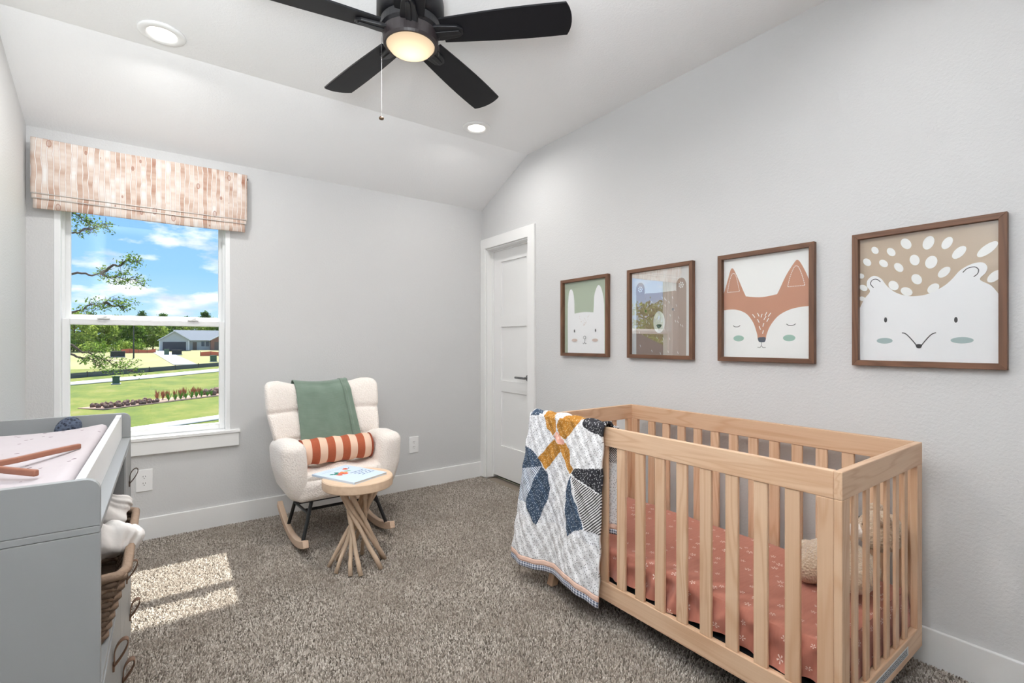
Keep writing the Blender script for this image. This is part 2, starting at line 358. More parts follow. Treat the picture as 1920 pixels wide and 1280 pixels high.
# ================================================================== mesh helpers
def tag(o, label=None, cat=None, group=None, kind=None):
    if label: o['label'] = label
    if cat: o['category'] = cat
    if group: o['group'] = group
    if kind: o['kind'] = kind
    return o
def empty(name, loc=(0, 0, 0), rz=0.0, **kw):
    o = bpy.data.objects.new(name, None); COL.objects.link(o); o.location = loc; o.rotation_euler = (0, 0, rz); o.empty_display_size = 0.1
    return tag(o, **kw)
def link_mesh(name, me, mats, parent=None, loc=None, smooth=False):
    for m in (mats if isinstance(mats, (list, tuple)) else [mats]): me.materials.append(M(m) if isinstance(m, str) else m)
    o = bpy.data.objects.new(name, me); COL.objects.link(o)
    if parent: o.parent = parent
    if loc is not None: o.location = loc
    if smooth:
        me.polygons.foreach_set('use_smooth', [True]*len(me.polygons))
    return o
class MB:
    def __init__(s): s.v = []; s.f = []; s.mi = []; s.uv = None
    def add(s, vs, fs, mi=0):
        b = len(s.v); s.v += [tuple(map(float, p)) for p in vs]; s.f += [tuple(i+b for i in f) for f in fs]; s.mi += [mi]*len(fs); return s
    def box(s, x0, x1, y0, y1, z0, z1, mi=0):
        return s.add([(x0, y0, z0), (x1, y0, z0), (x1, y1, z0), (x0, y1, z0), (x0, y0, z1), (x1, y0, z1), (x1, y1, z1), (x0, y1, z1)],
                     [(0, 3, 2, 1), (4, 5, 6, 7), (0, 1, 5, 4), (1, 2, 6, 5), (2, 3, 7, 6), (3, 0, 4, 7)], mi)
    def prism(s, pts, axis, a, b, mi=0):
        """pts: polygon in the two other axes (order x,y,z without axis), extruded from a to b"""
        n = len(pts)
        def mk(p, c):
            q = list(p); q.insert(axis, c); return q
        area = sum(pts[i][0]*pts[(i+1) % n][1]-pts[(i+1) % n][0]*pts[i][1] for i in range(n))
        vs = [mk(p, a) for p in pts]+[mk(p, b) for p in pts]
        fs = [tuple(range(n)), tuple(range(2*n-1, n-1, -1))]+[(i, i+n, (i+1) % n+n, (i+1) % n) for i in range(n)]
        flip = (area > 0) == (axis != 1)
        if (b < a): flip = not flip
        if flip: fs = [tuple(reversed(f)) for f in fs]
        return s.add(vs, fs, mi)
    def tube(s, pts, r, n=10, mi=0, caps=True, flat=1.0):
        pts = [Vector(p) for p in pts]; rs = r if isinstance(r, (list, tuple)) else [r]*len(pts)
        rings = []; up = Vector((0, 0, 1))
        t0 = (pts[1]-pts[0]).normalized()
        ref = up if abs(t0.dot(up)) < 0.95 else Vector((1, 0, 0))
        nrm = (ref - t0*ref.dot(t0)).normalized()
        for i, p in enumerate(pts):
            t = (pts[min(i+1, len(pts)-1)]-pts[max(i-1, 0)]).normalized()
            nrm = (nrm - t*nrm.dot(t)).normalized(); bn = t.cross(nrm)
            rings.append([p+nrm*rs[i]*math.cos(2*math.pi*k/n)+bn*rs[i]*flat*math.sin(2*math.pi*k/n) for k in range(n)])
        vs = [q for rg in rings for q in rg]; fs = []
        for i in range(len(pts)-1):
            for k in range(n): fs.append((i*n+k, i*n+(k+1) % n, (i+1)*n+(k+1) % n, (i+1)*n+k))
        if caps: fs += [tuple(range(n-1, -1, -1)), tuple((len(pts)-1)*n+k for k in range(n))]
        return s.add(vs, fs, mi)
    def lathe(s, prof, n=32, c=(0, 0, 0), mi=0):
        vs = []; fs = []; m = len(prof)
        for r, z in prof:
            for k in range(n): a = 2*math.pi*k/n; vs.append((c[0]+r*math.cos(a), c[1]+r*math.sin(a), c[2]+z))
        for i in range(m-1):
            for k in range(n): fs.append((i*n+k, i*n+(k+1) % n, (i+1)*n+(k+1) % n, (i+1)*n+k))
        if prof[0][0] > 1e-6: fs.append(tuple(range(n-1, -1, -1)))
        if prof[-1][0] > 1e-6: fs.append(tuple((m-1)*n+k for k in range(n)))
        return s.add(vs, fs, mi)
    def build(s, name, mats, parent=None, loc=None, smooth=False, bevel=0.0, seg=2, sub=0):
        me = bpy.data.meshes.new(name); me.from_pydata(s.v, [], s.f); me.validate()
        if any(s.mi) and len(me.polygons) == len(s.mi): me.polygons.foreach_set('material_index', s.mi)
        o = link_mesh(name, me, mats, parent, loc, smooth)
        if bevel:
            b = o.modifiers.new('b', 'BEVEL'); b.width = bevel; b.segments = seg; b.limit_method = 'ANGLE'; b.angle_limit = R(40)
        if sub:
            b = o.modifiers.new('s', 'SUBSURF'); b.levels = sub; b.render_levels = sub
        if smooth == 'auto':
            pass
        return o
def box(name, mats, parent, x0, x1, y0, y1, z0, z1, bevel=0.003, loc=None):
    return MB().box(x0, x1, y0, y1, z0, z1).build(name, mats, parent, loc, bevel=bevel)
def grid_mesh(name, P, UV, mats, parent=None, midx=None, smooth=True, thick=0.0, loc=None):
    """P: (nu,nv,3) array, UV (nu,nv,2)"""
    nu, nv = P.shape[:2]
    me = bpy.data.meshes.new(name)
    idx = np.arange(nu*nv).reshape(nu, nv)
    q = np.stack([idx[:-1, :-1], idx[1:, :-1], idx[1:, 1:], idx[:-1, 1:]], -1).reshape(-1, 4)
    me.from_pydata(P.reshape(-1, 3).tolist(), [], q.tolist())
    ul = me.uv_layers.new(name='UVMap')
    lu = np.zeros(len(me.loops), dtype=np.int32); me.loops.foreach_get('vertex_index', lu)
    ul.data.foreach_set('uv', UV.reshape(-1, 2)[lu].astype(np.float32).ravel())
    if midx is not None: me.polygons.foreach_set('material_index', midx.reshape(-1).astype(np.int32))
    o = link_mesh(name, me, mats, parent, loc, smooth)
    if thick:
        s = o.modifiers.new('t', 'SOLIDIFY'); s.thickness = thick; s.offset = 0.0
    return o
def fast_mesh(name, V, F):
    """V (n,3) floats, F (m,k) ints, all faces k-gons"""
    me = bpy.data.meshes.new(name); n, (m, k) = len(V), F.shape
    me.vertices.add(n); me.vertices.foreach_set('co', V.astype(np.float32).ravel())
    me.loops.add(m*k); me.loops.foreach_set('vertex_index', F.astype(np.int32).ravel())
    me.polygons.add(m); me.polygons.foreach_set('loop_start', np.arange(0, m*k, k, dtype=np.int32))
    me.update(calc_edges=True)
    return me
def surface_nets(f, lo, hi, h):
    lo = np.array(lo, float); hi = np.array(hi, float); n = np.ceil((hi-lo)/h).astype(int)+1
    ax = [lo[i]+h*np.arange(n[i]) for i in range(3)]
    X, Y, Z = np.meshgrid(*ax, indexing='ij'); V = f(X, Y, Z); S = V < 0
    c = [(a, b, d) for a in (0, 1) for b in (0, 1) for d in (0, 1)]
    cs = tuple(k-1 for k in n)
    acc = np.zeros(cs+(3,)); cnt = np.zeros(cs)
    sl = lambda o: tuple(slice(o[i], o[i]+cs[i]) for i in range(3))
    for i in range(8):
        for j in range(i+1, 8):
            d = [abs(c[i][k]-c[j][k]) for k in range(3)]
            if sum(d) != 1: continue
            A, B = V[sl(c[i])], V[sl(c[j])]; x = (A < 0) != (B < 0)
            t = np.where(x, A/np.where(x, A-B, 1), 0)
            for k in range(3): acc[..., k] += np.where(x, c[i][k]+t*(c[j][k]-c[i][k]), 0)
            cnt += x
    on = cnt > 0; ids = -np.ones(cs, int); ids[on] = np.arange(on.sum())
    I = np.argwhere(on); verts = lo + h*(I + acc[on]/cnt[on][:, None])
    faces = []
    for a in range(3):
        b, d = (a+1) % 3, (a+2) % 3
        s0 = [slice(0, n[k]) for k in range(3)]; s1 = list(s0); s0[a] = slice(0, n[a]-1); s1[a] = slice(1, n[a])
        x = S[tuple(s0)] != S[tuple(s1)]; E = np.argwhere(x); E = E[(E[:, b] > 0) & (E[:, d] > 0) & (E[:, b] < n[b]-1) & (E[:, d] < n[d]-1)]
        inside = S[tuple(E.T)]
        def cell(db, dd):
            q = E.copy(); q[:, b] -= db; q[:, d] -= dd; return ids[tuple(q.T)]
        q = np.stack([cell(1, 1), cell(0, 1), cell(0, 0), cell(1, 0)], 1)
        q[~inside] = q[~inside][:, ::-1]
        faces.append(q)
    F = np.concatenate(faces); F = F[(F >= 0).all(1)]
    return verts, F
def sdf_obj(name, f, lo, hi, h, mats, parent=None, loc=None):
    v, q = surface_nets(f, lo, hi, h)
    return link_mesh(name, fast_mesh(name, v, q), mats, parent, loc, smooth=True)
def rbox(qx, qy, qz, r):
    qx, qy, qz = qx+r, qy+r, qz+r
    return np.sqrt(np.maximum(qx, 0)**2+np.maximum(qy, 0)**2+np.maximum(qz, 0)**2)+np.minimum(np.maximum(qx, np.maximum(qy, qz)), 0)-r
def smin(a, b, k):
    h = np.clip(0.5+0.5*(b-a)/k, 0, 1); return b*(1-h)+a*h-k*h*(1-h)
def ell(X, Y, Z, c, r):
    k = np.sqrt(((X-c[0])/r[0])**2+((Y-c[1])/r[1])**2+((Z-c[2])/r[2])**2); return (k-1)*min(r)
def copy_tree(o, parent=None):
    c = o.copy(); COL.objects.link(c)
    if parent is not None: c.parent = parent
    for ch in [x for x in o.children]: copy_tree(ch, c)
    return c
# ================================================================== the room
XR, YB, WH, CH, SY, XL, YR = 2.377, 3.77, 2.43, 2.73, 3.085, -0.62, -1.6
WIN = (-0.508, 0.369, 0.615, 2.16)           # window opening x0 x1 z0 z1
DOOR = (3.063, 3.693, 2.065)                 # doorway y0 y1 top
def build_room():
    o = MB().box(XL-0.12, XR+0.12, YR-0.12, YB+0.15, -0.16, -0.013).build('floor', 'carpet_backing')
    tag(o, 'room floor under the taupe carpet', 'floor', kind='structure')
    m = MB()
    x0, x1, z0, z1 = WIN
    m.box(XL-0.12, x0, YB, YB+0.15, -0.16, 2.95); m.box(x1, XR+0.12, YB, YB+0.15, -0.16, 2.95)
    m.box(x0, x1, YB, YB+0.15, -0.16, z0); m.box(x0, x1, YB, YB+0.15, z1, 2.95)
    tag(m.build('wall_back', 'wall_paint'), 'pale grey window wall behind the rocking chair', 'wall', kind='structure')
    m = MB(); y0, y1, zt = DOOR
    m.box(XR, XR+0.12, YR-0.12, y0, -0.16, 2.95); m.box(XR, XR+0.12, y1, YB, -0.16, 2.95); m.box(XR, XR+0.12, y0, y1, zt, 2.95)
    tag(m.build('wall_right', 'wall_paint'), 'pale grey wall with the four framed animal prints', 'wall', kind='structure')
    tag(MB().box(XL-0.12, XL, YR-0.12, YB, -0.16, 2.95).build('wall_left', 'wall_paint'), 'bright white wall beside the changing dresser', 'wall', kind='structure')
    tag(MB().box(XL, XR, YR-0.12, YR, -0.16, 2.95).build('wall_rear', 'wall_paint'), 'plain wall behind the viewer', 'wall', kind='structure')
    m = MB().prism([(YR, CH), (SY, CH), (YB, WH), (YB, WH+0.22), (SY, CH+0.22), (YR, CH+0.22)], 0, XL, XR)
    tag(m.build('ceiling', 'ceiling_paint'), 'white ceiling with a sloped strip over the window', 'ceiling', kind='structure')
    # eave of the roof outside
    m = MB().box(-7, 9, YB+0.15, 4.45, 2.46, 2.62)
    tag(m.build('roof_eave', 'siding_white'), 'white roof eave overhanging the window outside', 'roof', kind='structure')
    # baseboards
    def base(name, lab, *b):
        tag(MB().box(*b).build(name, 'trim_white', bevel=0.004), lab, 'baseboard', kind='structure')
    base('baseboard_back', 'white baseboard along the window wall', XL, XR, YB-0.014, YB, -0.012, 0.132)
    base('baseboard_right', 'white baseboard along the picture wall behind the crib', XR-0.014, XR, YR, DOOR[0]-0.09, -0.012, 0.132)
    base('baseboard_left', 'white baseboard along the wall behind the dresser', XL, XL+0.014, YR, YB-0.014, -0.012, 0.132)
    # carpet pile
    s = 0.0062; xs = np.arange(XL+0.02, XR-0.016, s); ys = np.arange(0.15, YB-0.016, s)
    gx, gy = np.meshgrid(xs, ys, indexing='ij'); n = gx.size
    gx = gx.ravel()+RNG.uniform(-.4, .4, n)*s; gy = gy.ravel()+RNG.uniform(-.4, .4, n)*s
    lowf = np.sin(gx*5.1+1.7*np.sin(gy*3.3))+np.sin(gy*6.3+1.3*np.sin(gx*4.1+1))
    lean = RNG.normal(0, 0.0028, (n, 2)); lean[:, 0] += 0.0012*lowf; lean[:, 1] += 0.001*np.sin(lowf*2)
    r = RNG.uniform(0.0034, 0.0046, n); a0 = RNG.uniform(0, 6.28, n)
    V = np.zeros((n, 6, 3))
    for k in range(3):
        a = a0+k*2.0944
        V[:, k, 0] = gx+r*np.cos(a); V[:, k, 1] = gy+r*np.sin(a); V[:, k, 2] = -0.014
        V[:, k+3, 0] = gx+lean[:, 0]+0.62*r*np.cos(a+.5); V[:, k+3, 1] = gy+lean[:, 1]+0.62*r*np.sin(a+.5); V[:, k+3, 2] = RNG.uniform(-0.005, 0.0015, n)
    b = (np.arange(n)*6)[:, None]
    F = np.concatenate([b+np.array([[0, 1, 4]]), b+np.array([[0, 4, 3]]), b+np.array([[1, 2, 5]]), b+np.array([[1, 5, 4]]), b+np.array([[2, 0, 3]]), b+np.array([[2, 3, 5]]), b+np.array([[3, 4, 5]])])
    o = link_mesh('carpet_pile', fast_mesh('carpet_pile', V.reshape(-1, 3), F), 'carpet')
    tag(o, 'speckled taupe cut-pile carpet covering the floor', 'carpet', kind='stuff')
build_room()

def build_window():
    w = empty('window_1', (0, YB, 0)); tag(w, 'white double-hung window with a view of lawn and sky', 'window', kind='structure')
    x0, x1, z0, z1 = WIN; m = 'window_vinyl'
    # jamb liner set into the opening
    f = MB()
    f.box(x0, x0+0.03, 0.0, 0.13, z0, z1); f.box(x1-0.03, x1, 0.0, 0.13, z0, z1); f.box(x0+0.03, x1-0.03, 0.0, 0.13, z1-0.03, z1); f.box(x0+0.03, x1-0.03, 0.03, 0.13, z0, z0+0.022)
    f.build('window_frame', m, w, bevel=0.003)
    f = MB(); a, b = x0+0.03, x1-0.03
    for (xx0, xx1) in ((a, a+0.012), (b-0.012, b)): f.box(xx0, xx1, 0.052, 0.07, z0+0.022, z1-0.03)
    f.build('jamb_track', m, w)
    def sash(name, y, zb, zt, wb, wt):
        s = MB(); gx0, gx1 = -0.443, 0.306
        s.box(a, gx0, y, y+0.032, zb, zt); s.box(gx1, b, y, y+0.032, zb, zt)
        s.box(gx0, gx1, y, y+0.032, zb, zb+wb); s.box(gx0, gx1, y, y+0.032, zt-wt, zt)
        o = s.build(name, m, w, bevel=0.004)
        p = box('pane', 'window_glass', o, gx0-0.005, gx1+0.005, y+0.014, y+0.018, zb+wb-0.005, zt-wt+0.005, bevel=0)
        return o
    lo = sash('lower_sash', 0.036, 0.638, 1.362, 0.04, 0.036)
    up = sash('upper_sash', 0.078, 1.345, 2.13, 0.042, 0.04)
    for x in (-0.29, 0.16):
        l = MB().box(x-0.03, x+0.03, 0.02, 0.05, 1.362, 1.37); l.tube([(x-0.02, 0.035, 1.372), (x+0.015, 0.022, 1.376)], 0.005, 8)
        l.build('sash_lock', m, lo, bevel=0.002)
    s = MB().box(XL+0.02, 0.425, -0.034, 0.036, 0.612, 0.634); s.build('window_sill', 'trim_white', w, bevel=0.004)
    s = MB().box(XL+0.03, 0.418, -0.026, -0.001, 0.525, 0.612); s.build('apron', 'trim_white', w, bevel=0.003)
build_window()

def build_door():
    d = empty('door_1', (XR, 0, 0)); tag(d, 'white three-panel door with satin lever beside the corner', 'door', kind='structure')
    y0, y1, zt = DOOR
    c = MB(); t = -0.018
    c.prism([(2.975, 0), (3.063, 0), (3.063, zt), (y1, zt), (y1, 0), (3.768, 0), (3.768, 2.155), (2.975, 2.155)], 0, t, 0.0)
    # prism axis 0 expects (y,z)
    c.build('casing', 'trim_white', d, bevel=0.002)
    j = MB(); j.box(0, 0.12, y1-0.012, y1, 0, zt); j.box(0, 0.12, y0, y0+0.012, 0, zt); j.box(0, 0.12, y0+0.012, y1-0.012, zt-0.012, zt)
    j.box(0.055, 0.072, y1-0.024, y1-0.012, 0, zt-0.012); j.box(0.055, 0.072, y0+0.012, y0+0.024, 0, zt-0.012); j.box(0.055, 0.072, y0+0.024, y1-0.024, zt-0.024, zt-0.012)
    j.build('jamb', 'trim_white', d, bevel=0.0015)
    s0, s1 = y0+0.014, y1-0.014; fx = 0.073
    # slab: stiles and rails proud of the recessed panels
    m = MB(); st = 0.115
    m.box(fx, fx+0.035, s0, s0+st, 0.022, zt-0.015); m.box(fx, fx+0.035, s1-st, s1, 0.022, zt-0.015)
    for za, zb in ((0.022, 0.30), (0.785, 0.882), (1.36, 1.452), (1.94, zt-0.015)): m.box(fx, fx+0.035, s0+st, s1-st, za, zb)
    sl = m.build('door_slab', 'door_white', d, bevel=0.0)
    for za, zb in ((0.30, 0.785), (0.882, 1.36), (1.452, 1.94)):
        MB().box(fx+0.012, fx+0.03, s0+st, s1-st, za, zb).build('door_panel', 'door_white', sl)
    g = MB(); g.box(0.115, 0.119, y0-0.02, y1+0.02, -0.01, zt+0.02); g.build('dark_gap_sheet', 'gap_black', d)  # black sheet closing the doorway, gap shade put into its colour
    h = MB(); yy = 3.165; zz = 0.925
    h.tube([(fx, yy, zz), (fx-0.008, yy, zz)], 0.027, 20); h.tube([(fx-0.006, yy, zz), (fx-0.045, yy, zz)], 0.010, 12)
    h.build('handle_rose', 'nickel', d, smooth=False)
    MB().tube([(fx-0.045, yy-0.008, zz), (fx-0.047, yy+0.06, zz), (fx-0.045, yy+0.125, zz)], 0.0085, 12).build('door_handle', 'nickel', d, smooth=True)
build_door()

def build_outlet(x, lab):
    o = empty('wall_outlet', (x, YB, 0.366), label=lab, cat='outlet', group='wall outlets on the window wall')
    MB().box(-0.042, 0.042, -0.006, 0, -0.068, 0.068).build('cover_plate', 'outlet_white', o, bevel=0.003)
    for z in (-0.021, 0.021):
        r = MB().prism([(0.0155*math.cos(a)*(1 if abs(math.cos(a)) < .9 else .95), z+0.016*math.sin(a)) for a in np.linspace(0, 2*math.pi, 20, endpoint=False)], 1, -0.0075, -0.005).build('receptacle', 'outlet_white', o)
        for xx, hh in ((-0.006, 0.0042), (0.006, 0.0035)):
            MB().box(xx-0.0012, xx+0.0012, -0.0082, -0.0073, z+0.004-hh, z+0.004+hh).build('slot', 'slot_dark', r)
        MB().tube([(0, -0.0082, z-0.008), (0, -0.0073, z-0.008)], 0.0024, 8).build('slot', 'slot_dark', r)
build_outlet(-0.095, 'white wall outlet beside the changing dresser under the window')
build_outlet(1.703, 'white wall outlet to the side of the rocking chair')

def build_can(x, y, lab, k=1.0):
    c = empty('recessed_light', (x, y, CH), label=lab, cat='ceiling light', group='recessed ceiling lights')
    MB().lathe([(0.098, 0.0), (0.098, -0.006), (0.092, -0.010), (0.066, -0.011), (0.060, -0.004), (0.058, 0.0)], 40).build('trim_ring', 'trim_white', c, smooth=True)
    MB().lathe([(0.0, -0.0065), (0.030, -0.0065), (0.0595, -0.0045)], 32).build('lens', 'can_lens', c, smooth=True)
    l = bpy.data.lights.new('can_light', 'AREA'); l.shape = 'DISK'; l.size = 0.11; l.energy = CAN_W*k; l.color = (1.0, 0.985, 0.965); l.spread = R(170)
    lo = bpy.data.objects.new('can_light', l); COL.objects.link(lo); lo.location = (x, y, CH-0.014)
build_can(-0.005, 2.915, 'recessed ceiling light above the window', 1.5)
build_can(1.785, 2.90, 'recessed ceiling light near the picture wall, above the door corner')
build_can(-0.005, 0.55, 'added unseen ceiling light over the near end of the dresser', 0.25)  # unseen can, added for its light on the near half of the room
build_can(1.785, 0.55, 'added unseen ceiling light over the near end of the crib', 0.35)  # second unseen can added as fill, on the crib side

# ================================================================== ceiling fan
def build_fan():
    f = empty('ceiling_fan', (0.838, 1.885, CH), label='black five-blade ceiling fan with a glowing round light', cat='ceiling fan')
    # local z is measured down from the ceiling
    MB().lathe([(0.075, 0.0), (0.10, -0.004), (0.128, -0.05), (0.138, -0.10), (0.138, -0.165), (0.120, -0.178), (0.0, -0.178)], 48).build('motor_housing', 'fan_black', f, smooth=True)
    MB().lathe([(0.108, -0.175), (0.122, -0.182), (0.122, -0.212), (0.112, -0.222), (0.0, -0.222)], 48).build('hub_ring', 'fan_black', f, smooth=False)
    MB().lathe([(0.100, -0.218), (0.114, -0.224), (0.114, -0.268), (0.108, -0.276), (0.100, -0.276), (0.098, -0.262), (0.0, -0.262)], 48).build('light_shell', 'fan_bronze', f, smooth=False)
    lens = MB().lathe([(0.0, -0.040), (0.03, -0.0385), (0.06, -0.032), (0.085, -0.018), (0.098, -0.002), (0.099, 0.008)], 40).build('light_lens', 'fan_lens', f, loc=(0, 0, -0.272), smooth=True)
    zb = -0.232+0.012
    for k in range(5):
        ang = R(-44.0+72*k); pitch = R(-12)
        # blade outline (x outwards, y across)
        out = []
        r0, r1, w0, w1 = 0.135, 0.668, 0.058, 0.076
        for t in np.linspace(0, 1, 10): out.append((r0+(r1-0.02-r0)*t, -(w0+(w1-w0)*math.sin(t*math.pi*.62))))
        we = w0+(w1-w0)*math.sin(math.pi*.62)
        for t in np.linspace(-1, 1, 11)[1:-1]: out.append((r1-0.02+0.02*(1-abs(t)**2.2), we*t))
        for t in np.linspace(1, 0, 10): out.append((r0+(r1-0.02-r0)*t, (w0+(w1-w0)*math.sin(t*math.pi*.62))))
        b = MB().prism(out, 2, -0.004, 0.004).build('blade', 'fan_blade', f, bevel=0.0015)
        b.location = (0, 0, zb); b.rotation_euler = Euler((pitch, 0, ang), 'XYZ')
        a = MB()
        a.prism([(0.095, -0.034), (0.13, -0.036), (0.205, -0.026), (0.225, -0.012), (0.225, 0.012), (0.205, 0.026), (0.13, 0.036), (0.095, 0.034)], 2, -0.016, -0.004)
        a.prism([(0.10, -0.012), (0.21, -0.010), (0.216, 0.0), (0.21, 0.010), (0.10, 0.012)], 2, -0.021, -0.016)
        ao = a.build('blade_arm', 'fan_black', b, bevel=0.003)
    def chain(x, y, z0, z1, fob):
        n = int((z0-z1)/0.0042)
        m = MB()
        for i in range(n):
            z = z0-i*0.0042
            m.lathe([(0, 0.0017), (0.0012, 0.0008), (0.0012, -0.0008), (0, -0.0017)], 5, (x, y, z))
        c = m.build('pull_chain', 'nickel', f, smooth=True)
        if fob:
            MB().lathe([(0, 0.008), (0.006, 0.006), (0.011, 0.0), (0.009, -0.006), (0, -0.009)], 16, (x, y, z1-0.008)).build('chain_fob', 'brass_dark', c, smooth=True)
    d = Vector((-0.811, 0.585, 0))   # to the side of the light
    chain(*(d*0.122).xy, -0.235, -0.565, True)
    chain(*(-d*0.118).xy, -0.235, -0.32, False)
    l = bpy.data.lights.new('fan_bulb', 'AREA'); l.shape = 'DISK'; l.size = 0.18; l.energy = FAN_W; l.color = (1.0, 0.95, 0.89)
    lo = bpy.data.objects.new('fan_bulb', l); COL.objects.link(lo); lo.location = (0.838, 1.885, CH-0.316)
build_fan()

# ================================================================== roman shade
def build_shade():
    s = empty('roman_shade', (0, YB-0.012, 0), label='folded roman shade with peach watercolour stripes above the window', cat='window shade')
    MB().box(-0.588, 0.455, -0.035, 0.0, 2.318, 2.352).build('headrail', 'trim_white', s, bevel=0.002)
    def panel(name, xa, xb, prof, n=60):
        # prof: list of (y,z); smooth drop with slight waviness
        xs = np.linspace(xa, xb, n); P = np.zeros((n, len(prof), 3)); U = np.zeros((n, len(prof), 2))
        for j, (y, z) in enumerate(prof):
            P[:, j, 0] = xs; P[:, j, 1] = y+0.0015*np.sin(xs*31+z*9); P[:, j, 2] = z+0.002*np.sin(xs*7+j)
            U[:, j, 0] = xs; U[:, j, 1] = z
        return grid_mesh(name, P, U, 'shade_fabric', s, thick=0.003)
    panel('shade_panel', -0.594, 0.462, [(-0.036, 2.356), (-0.042, 2.353), (-0.045, 2.30), (-0.047, 2.2), (-0.045, 2.1), (-0.044, 2.055), (-0.042, 2.046), (-0.036, 2.050)])
    panel('shade_fold', -0.590, 0.458, [(-0.026, 2.10), (-0.036, 2.07), (-0.0415, 2.035), (-0.0405, 2.026), (-0.037, 2.020), (-0.030, 2.024)])
    panel('shade_hem', -0.585, 0.450, [(-0.020, 2.10), (-0.030, 2.05), (-0.036, 2.012), (-0.035, 1.972), (-0.031, 1.967), (-0.024, 1.971)])
    for za, ya, xa, xb in ((2.049, -0.0455, -0.593, 0.461), (2.023, -0.0425, -0.589, 0.457)):
        MB().tube([(xa, ya, za), (xb, ya, za)], 0.0022, 8).build('fold_edge', 'muslin', s, smooth=True)
    MB().tube([(0.463, -0.012, 2.335), (0.472, -0.012, 2.335)], 0.007, 10).build('clutch', 'nickel', s)
build_shade()
